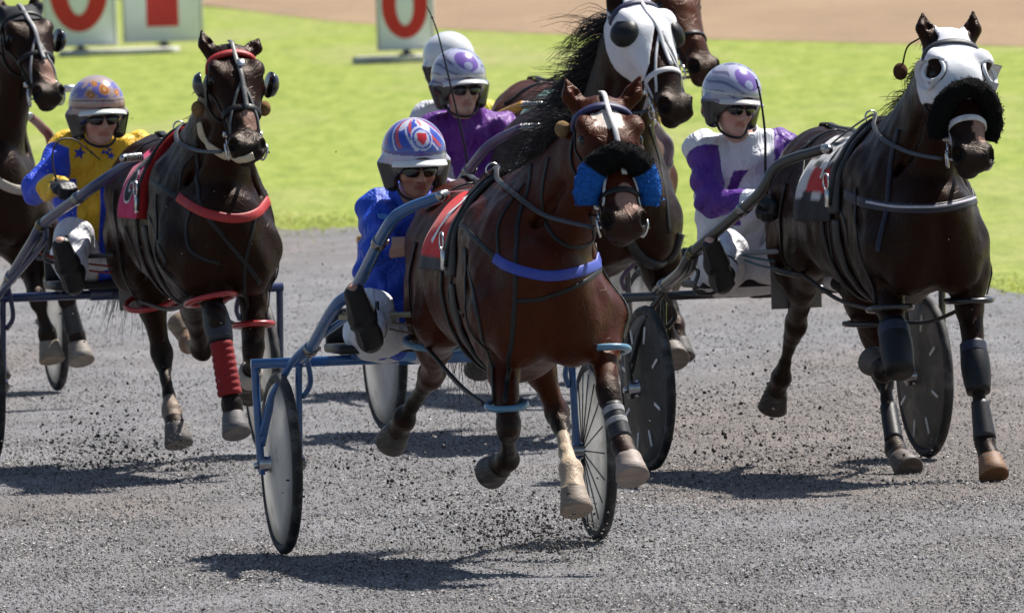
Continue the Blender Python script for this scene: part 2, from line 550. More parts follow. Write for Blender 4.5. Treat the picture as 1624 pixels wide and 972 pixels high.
M_EYE, nt_, b_ = nodes('eye'); setin(b_, Roughness=.05); b_.inputs['Base Color'].default_value = (.006, .004, .003, 1)
M_BOARD = painted('sign board', .5, var=.08, nscale=4, bstr=.05)
M_CONC = painted('concrete', .9, var=.35, nscale=8, bstr=.5)
# ------------------------------------------------------------------ the horse
def head_frame(P, M, yaw=0.0, roll=0.0):
    d = unit(M - P); l = V(math.cos(R(yaw)), math.sin(R(yaw)), 0)
    l = unit(l - d * np.dot(l, d)); n = np.cross(d, l)
    if roll:
        c, s = math.cos(R(roll)), math.sin(R(roll)); l, n = l * c + n * s, n * c - l * s
    return P, d, n, l

BLACK = V(.012, .010, .009)
def mane_strands(mb, roots, dirs, lens, col, rng2, w=.006, sag=.5, curl=.03, seg=7):
    """many tapering locks of hair"""
    for i, (r, d, L) in enumerate(zip(roots, dirs, lens)):
        t = np.linspace(0, 1, seg)[:, None]
        if i % 7 == 0:                                  # a new lock: its hairs run together towards the tip
            ph = rng2.uniform(0, 6.28, 3); fr = rng2.uniform(2, 5); r0, d0, L0 = r, d, L
        r = r0 + rng2.normal(size=3) * .009; d = unit(d0 + rng2.normal(size=3) * .05); L = L0 * rng2.uniform(.75, 1.1)
        P = r + d * t * L + V(0, 0, -1) * (sag * L * t ** 2) + curl * L * 4 * np.sin(fr * t + ph) * t + rng2.normal(size=3) * .012 * t * L / .3
        wd = w * (1 - .85 * np.linspace(0, 1, seg)) * rng2.uniform(.6, 1.3)
        c = col * rng2.uniform(.6, 1.7)
        mb.tube(P, wd, 3, col=c)

def build_horse(rig, cfg):
    w0 = 1.15
    th = thing('horse', cfg['label'], 'horse', 'harnessed racehorses on the track', rig, V(0, -w0, 0))
    dz = cfg.get('dz', 0.0); dw = cfg.get('dw', 0.0); S = cfg.get('girthscale', 1.0); du = cfg.get('du', 0.0)
    L = lambda u, w, z: V(u + du, -(w + dw), z + dz)
    P, d, n, l = head_frame(rig.J(cfg['poll']), rig.J(cfg['muzzle']), cfg.get('hyaw', 0), cfg.get('hroll', 0))
    hs = np.linalg.norm(rig.J(cfg['muzzle']) - P) / .62          # size of the head
    HW = cfg.get('headwide', 1.24)
    H = lambda t, f, s: P + (d * t + n * f + l * s * HW) * hs
    h = cfg.get('h', .0095)
    legs = {}
    for k in ('RF', 'LF', 'RH', 'LH'):
        legs[k] = [rig.J(j) for j in cfg[k]]
    allp = np.array([H(-.25, 0, 0), H(.7, 0, 0), L(-.4, 0.2, .7), L(.4, 2.1, 1.6)] + [p for q in legs.values() for p in q])
    F = Field(h, allp.min(0) - .2, allp.max(0) + .2)
    # trunk: stations from buttock to breast (w, z, half width, half height)
    T = [(.44, 1.20, .12, .19), (.62, 1.225, .165, .27), (.86, 1.205, .215, .265), (1.08, 1.175, .245, .29), (1.30, 1.16, .225, .33), (1.52, 1.165, .205, .355), (1.76, 1.19, .205, .335), (1.93, 1.12, .19, .25)]
    for a, b in zip(T[:-1], T[1:]):
        F.cone(L(0, a[0], a[1]), L(0, b[0], b[1]), a[2] * S, b[2] * S, a[3], b[3], k=.09)
    F.ell(L(0, 1.55, 1.44), (.085, .28, .085), k=.10)                      # withers
    F.cone(L(0, .95, 1.40), L(0, .60, 1.41), .10, .13, .08, .09, k=.10)     # croup
    for s in (-1, 1):
        F.cone(L(s * .155, 1.58, 1.36), L(s * .17, 1.90, 1.06), .075, .095, .12, .11, k=.07)   # shoulder blade
        F.ell(L(s * .105, 1.985, .985), (.105, .10, .135), k=.06)           # breast muscle
        F.ell(L(s * .115, .60, 1.30), (.095, .18, .16), k=.07)
        F.ell(L(s * .165, 1.66, 1.10), (.065, .13, .17), k=.05)             # triceps
        F.cone(L(s * .262, 1.66, 1.40), L(s * .272, 1.86, 1.12), .010, .012, k=.04, sub=True)   # spine of the shoulder blade                # haunch
        F.ell(L(s * .13, .46, 1.06), (.10, .10, .22), k=.08)                # buttock
    F.cone(L(0, 2.125, 1.15), L(0, 2.085, .92), .008, .008, k=.07, sub=True)  # cleft of the breast
    # neck
    nb = L(0, 1.66, 1.27); pe = H(.10, -.075, 0)
    mid = nb * .5 + pe * .5 + V(0, 0, -.01) + cfg.get('neckbend', V(0, 0, 0))
    q1 = nb * .72 + mid * .28; 
    Q = spline([nb, mid, pe], 4)
    A = np.interp(np.linspace(0, 1, len(Q)), [0, .35, .7, 1], [.175, .125, .095, .085]); B = np.interp(np.linspace(0, 1, len(Q)), [0, .35, .7, 1], [.30, .235, .17, .145])
    lat = np.array([unit(V(1, 0, 0) * (1 - t) + l * t) for t in np.linspace(0, 1, len(Q))])
    for i in range(len(Q) - 1):
        F.cone(Q[i], Q[i + 1], A[i], A[i + 1], B[i], B[i + 1], lat[i], k=.07)
    for s in (-1, 1):                                                       # jugular groove
        gq = [Q[i] + lat[i] * s * A[i] * 1.02 - unit(np.cross(lat[i], unit(Q[min(i + 1, len(Q) - 1)] - Q[max(i - 1, 0)]))) * 0 + V(0, -B[i] * .42, -B[i] * .42) for i in range(1, len(Q) - 2)]
        for a, b in zip(gq[:-1], gq[1:]): F.cone(a, b, .005, .005, k=.05, sub=True)
    # head
    hc = lambda a, b, a0, a1, b0, b1, k=.03, **kw: F.cone(H(*a), H(*b), a0 * hs * HW, a1 * hs * HW, b0 * hs, b1 * hs, l, k=k * hs, **kw)
    MH = np.array([l, d, n])
    he = lambda c, r, k=.03, **kw: F.ell(H(*c), np.array(r) * hs * np.array([HW, 1, 1]), MH, k=k * hs, **kw)
    hc((.02, -.035, 0), (.20, -.015, 0), .080, .102, .075, .088)
    hc((.20, -.015, 0), (.42, -.012, 0), .098, .054, .088, .062)
    hc((.42, -.012, 0), (.57, -.022, 0), .054, .056, .062, .054)
    he((.595, -.028, 0), (.060, .042, .048))
    for s in (-1, 1):
        he((.19, -.095, s * .048), (.042, .115, .085))
        he((.145, .042, s * .078), (.030, .055, .032), .03)
        hc((.25, .005, s * .072), (.40, -.006, s * .050), .012, .010, .012, .010, .02)
        he((.570, .006, s * .046), (.030, .054, .038), .02)
    hc((.22, -.12, 0), (.50, -.075, 0), .048, .030, .045, .028)
    he((.595, -.075, 0), (.036, .036, .028), .02)
    hc((.615, -.052, -.07), (.615, -.052, .07), .004, .004, .005, .005, .012, sub=True)      # mouth
    for s in (-1, 1):
        he((.586, .020, s * .060), (.017, .034, .026), .010, sub=True)                      # nostril
        he((.195, .030, s * .104), (.016, .030, .020), .012, sub=True)                      # eye socket
    tips = []
    for s, key in ((-1, 'earL'), (1, 'earR')):
        base = H(.0, -.035, s * .062)
        tip = rig.J(cfg[key]) if key in cfg else H(-.17, .02, s * .09)
        md = base * .55 + tip * .45 + l * s * .012 + n * .004
        F.cone(base, md, .034 * hs, .038 * hs, .024 * hs, .028 * hs, l, k=.025)
        F.cone(md, tip, .037 * hs, .004, .026 * hs, .004, l, k=.01)
        F.cone(base * .65 + tip * .35 + n * .030, base * .2 + tip * .8 + n * .018, .016 * hs, .006, .018, .006, l, k=.008, sub=True)
        tips.append(tip)
    # legs
    dark = []; socks = []
    for key, J in legs.items():
        s = -1 if key[0] == 'R' else 1
        G = Field(h, F.lo, F.lo + (F.n - 1.5) * h); G.n = F.n.copy(); G.F = np.full(F.n, 9.0, np.float32); G.ax = F.ax
        if key[1] == 'F':
            el, kn, fe, co, toe = J
            sh = L(s * .165, 1.90, 1.05)
            F.cone(sh, el, .085, .085, .11, .11, k=.06)
            F.cone(L(s * .15, 1.62, 1.18), el, .09, .08, .13, .10, k=.06)
            m = el * .6 + kn * .4
            G.cone(el, m, .076, .055, .096, .064, k=.02); G.cone(m, kn, .055, .040, .062, .043, k=.03)
            G.cone(el + V(s * .02, -.035, 0), m + V(s * .008, -.02, 0), .036, .024, k=.02); G.cone(el + V(-s * .03, .02, -.02), m + V(-s * .01, .012, 0), .034, .02, k=.015)
            ax = unit(kn - el)
            G.cone(kn - ax * .030, kn + unit(fe - kn) * .035, .049, .045, .044, .041, k=.012)
        else:
            st, kn, fe, co, toe = J
            hip = L(s * .13, .66, 1.28)
            F.cone(hip, st, .125, .105, .21, .13, k=.07)
            F.cone(L(s * .12, .48, 1.12), st * .5 + kn * .5 + V(0, .03, 0), .09, .055, .13, .07, k=.06)
            m = st * .55 + kn * .45
            G.cone(st, m, .095, .055, .12, .078, k=.02); G.cone(m, kn, .052, .036, .072, .050, k=.02)
            G.cone(m + V(0, .05, .03), kn + V(0, .05, .02), .017, .013, k=.02)            # the hamstring cord
            bk = unit(unit(kn - st) - unit(fe - kn))                          # the point of the hock
            G.cone(kn, kn + bk * .045, .036, .024, k=.03)
            G.cone(kn, kn + unit(fe - kn) * .07, .044, .036, .055, .040, k=.03)
        G.cone(kn, kn * .3 + fe * .7, .033, .024, .034, .026, k=.015)
        bkv = unit(np.cross(unit(fe - kn), V(1, 0, 0))); bkv = bkv if bkv[1] > 0 else -bkv
        G.cone(kn + bkv * .026, fe + bkv * .022, .013, .014, k=.012)               # the back tendon
        G.cone(kn * .3 + fe * .7, fe, .025, .038, .028, .042, k=.02)
        G.ell(fe - unit(co - fe) * .0 + unit(np.cross(unit(co - fe), V(1, 0, 0))) * 0, (.041, .044, .044), k=.02)
        G.cone(fe, co, .036, .046, .038, .048, k=.02)
        F.merge(G, .045)
        dark += [(kn * .93 + J[0] * .07, kn, .075), (kn, fe, .085), (fe, co, .085), (co, toe, .09)]
        if key in cfg.get('socks', {}):
            a, b = cfg['socks'][key]
            socks.append((kn * (1 - a) + fe * a if a < 1 else fe, fe, co, b))
    F.wave(lambda X, Y, Z: .0028 * np.sin(31 * X + 14 * Z + 2.5 * np.sin(9 * Y + 5 * Z)) * np.sin(22 * Y - 17 * Z + 2 * np.sin(12 * X)) + .0012 * np.sin(70 * Y + 35 * Z + 4 * np.sin(20 * X)) * (np.abs(Y) < 1.9))
    v, f = F.skin()
    N = normals_of(v, f)
    # colour of the coat: points, muzzle, markings
    X = v - P; t = X @ d / hs; fr = X @ n / hs; la = X @ l / hs / HW
    base = np.array(cfg['coat']); c = np.tile(base, (len(v), 1))
    under = np.clip((.95 + dz - v[:, 2]) / .3, 0, 1) * (v[:, 1] > -1.9)
    def segd(a, b):
        ab = b - a; u = np.clip((v - a) @ ab / (ab @ ab), 0, 1)
        return np.linalg.norm(v - a - u[:, None] * ab, axis=1)
    dk = np.zeros(len(v))
    for a, b, r in dark: dk = np.maximum(dk, np.clip((r - segd(a, b)) / .05, 0, 1))
    c = c * (1 - dk[:, None]) + BLACK * 1.3 * dk[:, None]
    inhead = (t > -.2) & (t < .72) & (np.abs(la) < .2) & (np.abs(fr) < .22)
    mz = np.clip((t - .44) / .10, 0, 1) * inhead
    c = c * (1 - .75 * mz[:, None]) + BLACK * 1.4 * .75 * mz[:, None]
    nos = inhead & (((t - .585) / .042) ** 2 + ((np.abs(la) - .056) / .022) ** 2 + ((fr - .014) / .034) ** 2 < 1)
    c[nos] = (.006, .004, .004)
    if cfg.get('star'):
        tt, ss, rr = cfg['star']
        nz = np.sin(v[:, 0] * 130) * .006 + np.sin(v[:, 2] * 170) * .006
        m = inhead & (fr > .02) & (np.hypot((t - tt) * .75, la - ss) + nz < rr)
        c[m] = (.62, .56, .50)
    if cfg.get('snip'):
        tt, ss, rr = cfg['snip']
        m = inhead & (fr > 0) & (np.hypot((t - tt) * .5, la - ss) < rr)
        c[m] = c[m] * .3 + V(.40, .24, .19) * .7
    for a, fe, co, b in socks:
        ds = np.minimum(segd(a, fe), segd(fe, co)) < .075
        m = ds & (np.linalg.norm(v - fe, axis=1) + .008 * np.sin(v[:, 2] * 90) < np.linalg.norm(a - fe) + .05)
        c[m] = np.array(b)
    body = part('body', (v, f, c), M_COAT, th)
    surf = Surf(v, f)
    # eyes
    for s in (-1, 1):
        mb = MB().ball(H(.195, .016, s * .086), np.array((.020, .026, .026)) * hs, 14, M=MH)
        part('eye', mb, M_EYE, th)
    # hooves
    hv = cfg.get('hoofcol', {})
    for key, J in legs.items():
        co, toe = J[3], J[4]
        a = unit(toe - co); hl = .085
        mb = MB(); hcx = np.array(hv.get(key, (.075, .065, .058)))
        mb.lathe([(.046, -.012), (.0495, .0), (.052, .02), (.058, .05), (.064, hl), (.060, hl + .004), (.050, hl - .002), (.001, hl - .008)], co, a, 24, col=hcx)
        part('hoof', mb, M_HOOF, th)
    ctx = dict(th=th, rig=rig, surf=surf, v=v, f=f, N=N, P=P, d=d, n=n, l=l, H=H, hs=hs, L=L, legs=legs, MH=MH, t=t, fr=fr, la=la, tips=tips, nb=nb, Q=Q, B=B, cfg=cfg)
    # mane
    r2 = np.random.default_rng(cfg.get('seed', 3))
    mb = MB(); roots = []; dirs = []; lens = []
    mw = cfg.get('mane_dir', V(-.5, .75, .15)); ml = cfg.get('mane_len', .26)
    for i in range(int(cfg.get('mane_n', 260) * 1.7)):
        u = r2.uniform(.08, 1.0); k = u * (len(Q) - 1); i0 = min(int(k), len(Q) - 2); g = k - i0
        q = Q[i0] * (1 - g) + Q[i0 + 1] * g; b = B[i0] * (1 - g) + B[i0 + 1] * g
        tn = unit(Q[i0 + 1] - Q[i0]); cr = unit(np.cross(V(1, 0, 0), tn)); 
        if cr[2] < 0: cr = -cr
        roots.append(q + cr * b * .93 + V(r2.uniform(-.015, .015), 0, 0))
        dirs.append(unit(cr * .55 + mw + r2.normal(size=3) * .20)); lens.append(ml * r2.uniform(.5, 1.25) * (1 - .25 * abs(u - .5)))
    mane_strands(mb, roots, dirs, lens, np.array(cfg.get('mane_col', (.010, .008, .007))), r2, w=cfg.get('mane_w', .0034), sag=cfg.get('mane_sag', .45), curl=.05)
    part('mane', mb, M_HAIR, th, fix=False)
    mb = MB(); roots = []; dirs = []; lens = []
    for i in range(90):
        roots.append(H(.0, -.015, r2.uniform(-.035, .035))); dirs.append(unit(-d * .25 + n * .25 + l * r2.uniform(-.6, .5) + V(0, .5, .2) + r2.normal(size=3) * .25)); lens.append(r2.uniform(.03, .085))
    mane_strands(mb, roots, dirs, lens, np.array(cfg.get('forelock_col', (.012, .009, .008))), r2, w=.0035, sag=.5)
    part('forelock', mb, M_HAIR, th, fix=False)
    # tail
    mb = MB(); roots = []; dirs = []; lens = []; tw = cfg.get('tail_spread', .055)
    td = cfg.get('tail_dir', V(.5, .9, -.35)); tl = cfg.get('tail_len', .8)
    for i in range(420):
        roots.append(L(r2.normal() * .022, .40 + r2.normal() * .02, 1.33 + r2.uniform(-.10, .04)))
        dirs.append(unit(unit(td) + r2.normal(size=3) * tw)); lens.append(tl * r2.uniform(.55, 1.1))
    mane_strands(mb, roots, dirs, lens, np.array((.010, .008, .007)), r2, w=.0036, sag=cfg.get('tail_sag', .5), curl=.02, seg=10)
    part('tail', mb, M_HAIR, th, fix=False)
    return ctx

# ------------------------------------------------------------------ harness
LEA = V(.010, .009, .009); SIL = V(.75, .74, .72)
def strap(ctx, name, pxs, width, thick=.0035, col=LEA, mat=None, off=.0005, parent=None, label=None, n=7):
    P, N = ctx['surf'].trace(ctx['rig'], pxs, off, n)
    mb = MB().ribbon(P, N, width, thick, col)
    return part(name, mb, mat or M_LEATHER, parent or ctx['th'], label=label)
def hstrap(ctx, mb, pts, width, thick=.005, col=LEA, off=.002, n=8):
    """a strap on the head, through points given along the head"""
    P = spline([ctx['H'](*p) for p in pts], n); P, N = ctx['surf'].lay(P, off, 2)
    mb.ribbon(P, N, width, thick, col)
def head_ring(ctx, t, rad, off=.0, a0=0, a1=360, tilt=0, n=44):
    """a ring round the head at t (angle 0 is the front of the face)"""
    c = ctx['H'](t, -.04, 0); x = unit(ctx['n'] + ctx['d'] * tilt); y = ctx['l']
    return ctx['surf'].loop(c, x, y, off, a0, a1, n, .22)
def ring(mb, c, r, wire, x, y, col, seg=20):
    a = np.linspace(0, 2 * math.pi, seg, endpoint=False)
    mb.tube(np.asarray(c) + r * (np.cos(a)[:, None] * x + np.sin(a)[:, None] * y), wire, 6, True, col=col)
def terret(ctx, par, w, u=.06):
    mb = MB(); c = ctx['surf'].hit(ctx['L'](u, w, 2.2), V(0, 0, -1))
    p = c[0] + V(0, 0, .045); ring(mb, p, .026, .004, V(1, 0, 0), V(0, 0, 1), SIL); part('ring', mb, M_METAL, par)
    return p

def saddlery(ctx, padcol, clothcol, w_pad=1.46, cloth=(1.06, 1.40), cloth_drop=96, pad_w=.10, pad_t=.016, strapcol=LEA, cloth_fn=None, tab=None):
    L, surf, th = ctx['L'], ctx['surf'], ctx['th']
    X, Z = V(1, 0, 0), V(0, 0, 1)
    sad = None
    # number cloth over the back
    ws = np.linspace(cloth[0], cloth[1], 18); rows = []; nr = []
    for w in ws:
        q, n = surf.loop(L(0, w, 1.18), Z, X, .010, -cloth_drop, cloth_drop, 56, 1.0)
        rows.append(q); nr.append(n)
    G = np.array(rows); nn = np.array(nr)
    a, b = G.shape[:2]
    top = G + nn * .003; v = np.concatenate([top.reshape(-1, 3), (G - nn * .003).reshape(-1, 3)])
    fc = []; k = a * b
    for i in range(a - 1):
        for j in range(b - 1):
            q = (i * b + j, i * b + j + 1, (i + 1) * b + j + 1, (i + 1) * b + j); fc.append(q); fc.append(tuple(x + k for x in q[::-1]))
    for i in range(a - 1):
        for j in (0, b - 1): fc.append((i * b + j, (i + 1) * b + j, (i + 1) * b + j + k, i * b + j + k))
    for j in range(b - 1):
        for i in (0, a - 1): fc.append((i * b + j, i * b + j + 1, i * b + j + 1 + k, i * b + j + k))
    jj = np.tile(np.abs(np.linspace(-1, 1, b)), (a, 1)); ii = np.tile(np.linspace(0, 1, a)[:, None], (1, b))
    if cloth_fn: c = np.array([[cloth_fn(ii[i, j], jj[i, j]) for j in range(b)] for i in range(a)]).reshape(-1, 3)
    else: c = np.tile(np.array(clothcol), (k, 1))
    m = MB(); m.add(v, fc, np.concatenate([c, c]))
    cl = part('saddle_cloth', m, M_CLOTH, th)
    # pad and saddle
    q, n = surf.loop(L(0, w_pad, 1.18), Z, X, .006, -88, 88, 44, 1.0)
    m = MB().ribbon(q, n, pad_w, pad_t, padcol); part('saddle_pad', m, M_FLEECE if max(padcol) > .2 else M_WEB, th)
    q, n = surf.loop(L(0, w_pad - .03, 1.18), Z, X, .006 + pad_t, -80, 80, 44, 1.0)
    m = MB().ribbon(q, n, .06, .012, LEA); sad = part('saddle', m, M_LEATHER, th)
    tp = terret(ctx, sad, w_pad - .02, .07); terret(ctx, sad, w_pad - .02, -.07)
    for s in (-1, 1):                                  # tugs that hold the shaft tips
        h = surf.hit(L(s * 1.0, w_pad - .02, 1.30), V(-s, 0, 0))
        if h:
            m = MB(); ring(m, h[0] + V(s * .05, 0, .02), .035, .005, V(0, 1, 0), V(0, 0, 1), SIL)
            m.box(h[0] + V(s * .045, 0, -.05), (.02, .03, .07), col=SIL); part('tug', m, M_METAL, sad)
    q, n = surf.loop(L(0, w_pad + .0, 1.12), Z, X, .004, 80, 280, 44, 1.0)
    m = MB().ribbon(q, n, .07, .010, strapcol); part('girth', m, M_WEB, th)
    q, n = surf.loop(L(0, w_pad - .14, 1.12), Z, X, .004, 70, 290, 44, 1.0)
    m = MB().ribbon(q, n, .03, .006, LEA); part('girth', m, M_LEATHER, th)
    # crupper strap along the spine
    pts = [surf.hit(L(0, w, 2.2), V(0, 0, -1))[0] for w in np.linspace(w_pad - .1, .50, 12)]
    q, n = surf.lay(np.array(pts), .012); m = MB().ribbon(q, n, .03, .006, LEA)
    for s in (-1, 1):
        m2 = [surf.hit(L(s * u, w, 2.2), V(0, 0, -1)) for u, w in ((.03, .85), (.12, .80), (.19, .74))]
        q, n = surf.lay(spline([x[0] for x in m2 if x], 5), .006); m.ribbon(q, n, .022, .005, LEA)
    part('crupper', m, M_LEATHER, th)
    return cl

def number_on(ctx, cl, text, w, z, size, col, side=-1, outline=None, shear=0):
    cu = bpy.data.curves.new('number', 'FONT'); cu.body = text; cu.size = size; cu.align_x = 'CENTER'; cu.resolution_u = 4
    cu.offset = 0.006
    o = bpy.data.objects.new('tmp', cu); COL.objects.link(o)
    me = bpy.data.meshes.new_from_object(o.evaluated_get(bpy.context.evaluated_depsgraph_get()))
    def sheet(me, off, grow, name, c):
        import bmesh
        bm = bmesh.new(); bm.from_mesh(me)
        bmesh.ops.triangulate(bm, faces=bm.faces[:]); bmesh.ops.subdivide_edges(bm, edges=[e for e in bm.edges if e.calc_length() > .03], cuts=2)
        bmesh.ops.triangulate(bm, faces=bm.faces[:])
        vs = np.array([x.co[:] for x in bm.verts]); fs = [tuple(y.index for y in x.verts) for x in bm.faces]; bm.free()
        out = []; cy = size * .35
        for x, y, _ in vs:
            # read from the side: seen from the horse's right, forward is to the right
            ww = w + (x * (1 if side < 0 else -1)) * grow; zz = z + (y - cy) * grow
            h = ctx['surf'].hit(V(side * 1.2, -ww, zz), V(-side, 0, 0))
            out.append(h[0] + h[1] * off if h else V(side * .27, -ww, zz))
        m = MB(); m.add(out, fs, np.array(c)); return part(name, m, M_CLOTH, cl, smooth=False)
    if outline is not None:
        cu.offset = .016; bpy.context.view_layer.update()
        me2 = bpy.data.meshes.new_from_object(o.evaluated_get(bpy.context.evaluated_depsgraph_get()))
        sheet(me2, .0165, 1, 'number_outline', outline)
    sheet(me, .019, 1, 'number', col)
    bpy.data.objects.remove(o)

def hopple(ctx, c, rx, rz, col, tilt=0, roll=0, wire=.013, yawr=0):
    """a plastic loop round the leg"""
    a = np.linspace(0, 2 * math.pi, 40, endpoint=False)
    X = V(math.cos(R(yawr)), math.sin(R(yawr)), 0); Y = V(-math.sin(R(yawr)), math.cos(R(yawr)), 0)
    Zt = V(0, 0, 1)
    P = c + rx * np.cos(a)[:, None] * (X + Zt * math.tan(R(roll))) + rz * np.sin(a)[:, None] * (Y + Zt * math.tan(R(tilt)))
    m = MB().tube(P, wire, 10, True, col=col, flat=1.0)
    return part('hopple', m, M_PAINT, ctx['th'])

def cord(ctx, name, pts, r, col, mat=None, n=6, parent=None):
    m = MB().tube(spline([ctx['rig'].J(p) if not isinstance(p, np.ndarray) else p for p in pts], n), r, 6, col=col)
    return part(name, m, mat or M_LEATHER, parent or ctx['th'])

def bridle(ctx, col=LEA, brow=None, nose_t=.40, nose_w=.022, overcheck=None, browcol=None, cheekcol=None, bit=True):
    m = MB(); H = ctx['H']
    cc = col if cheekcol is None else cheekcol
    for s in (-1, 1):
        hstrap(ctx, m, [(-.02, -.06, s * .02), (.04, -.05, s * .085), (.18, -.03, s * .115), (.36, -.03, s * .075), (.50, -.045, s * .058)], .018, col=cc)
        hstrap(ctx, m, [(.04, -.05, s * .085), (.18, -.12, s * .10), (.28, -.15, s * .05), (.29, -.16, 0)], .016, col=col)
    q, n = head_ring(ctx, nose_t, .2, .003); m.ribbon(q, n, nose_w, .006, cc, True)
    br = part('bridle', m, M_LEATHER, ctx['th'])
    m = MB(); q, n = head_ring(ctx, .075, .2, .004, -100, 100, -.25); m.ribbon(q, n, .030, .012, col if browcol is None else browcol)
    part('browband', m, M_WEB if browcol is not None else M_LEATHER, br)
    if overcheck is not None:
        m = MB(); hstrap(ctx, m, [(-.03, .0, 0), (.08, .06, .0), (.22, .07, .005), (.40, .05, .01)], .020, .006, overcheck, .010)
        for s in (-1, 1):
            hstrap(ctx, m, [(.24, .07, .005), (.36, .05, s * .035), (.50, .0, s * .055)], .012, .004, overcheck, .004)
        part('overcheck', m, M_LEATHER, br)
    if bit:
        for s in (-1, 1):
            m = MB(); c = H(.555, -.06, s * .070); ring(m, c, .034, .0055, ctx['d'], unit(ctx['n'] + ctx['l'] * s * .3), SIL)
            m.tube([H(.555, -.06, s * .02), c], .006, 6, col=SIL)
            m.tube([H(.53, -.05, s * .066), H(.48, -.05, s * .062)], .005, 6, col=SIL)
            m.box(H(.46, -.05, s * .066), (.018, .018, .024), ctx['MH'], col=SIL)
            part('bit_ring', m, M_METAL, br)
    return br

def fleece(ctx, path, rad, colf, seed=1, name='shadow_roll', seg=26, n=10):
    """a fluffy roll: a thick tube whose skin is broken up into tufts"""
    P = spline(path, n); m = MB().tube(P, np.asarray(rad), seg)
    v, f, c = m.data(); r2 = np.random.default_rng(seed)
    k = np.repeat(np.linspace(0, 1, len(P)), seg)
    ax = np.repeat(P, seg, 0); o = v - ax
    v = ax + o * (1 + r2.uniform(-.06, .07, len(v))[:, None] + .05 * np.sin(v @ V(90, 70, 110))[:, None])
    c = np.array([colf(x) for x in k])
    mb = MB(); mb.add(v, f, c)
    # tufts standing off the roll
    on = o / (np.linalg.norm(o, axis=1)[:, None] + 1e-9)
    for rep in range(3):
        for i in range(0, len(v)):
            p = v[i] + r2.normal(size=3) * .003; q = p + (on[i] + r2.normal(size=3) * .6) * r2.uniform(.002, .005)
            s = np.cross(on[i], r2.normal(size=3)) * .0028
            mb.add([p - s, p + s, q], [(0, 1, 2)], c[i] * r2.uniform(.6, 1.5))
    return part(name, mb, M_FLEECE, ctx['th'], fix=False)

def wrap(ctx, name, a, b, ra, rb, col, mat, ridges=0, colf=None, label=None, bulge=None):
    """a boot or bandage round a stretch of leg"""
    k = max(12, ridges * 6); t = np.linspace(0, 1, k)
    r = ra + (rb - ra) * t
    if bulge: r = r + bulge * np.sin(t * math.pi)
    if ridges: r = r + .0045 * np.abs(np.sin(t * math.pi * ridges))
    P = a + (b - a) * t[:, None]
    m = MB().tube(P, r, 24, col=col)
    v, f, c = m.data()
    if colf is not None: c = np.array([colf(x) for x in np.repeat(t, 24)])
    mb = MB(); mb.add(v, f, c)
    return part(name, mb, mat, ctx['th'], label=label)
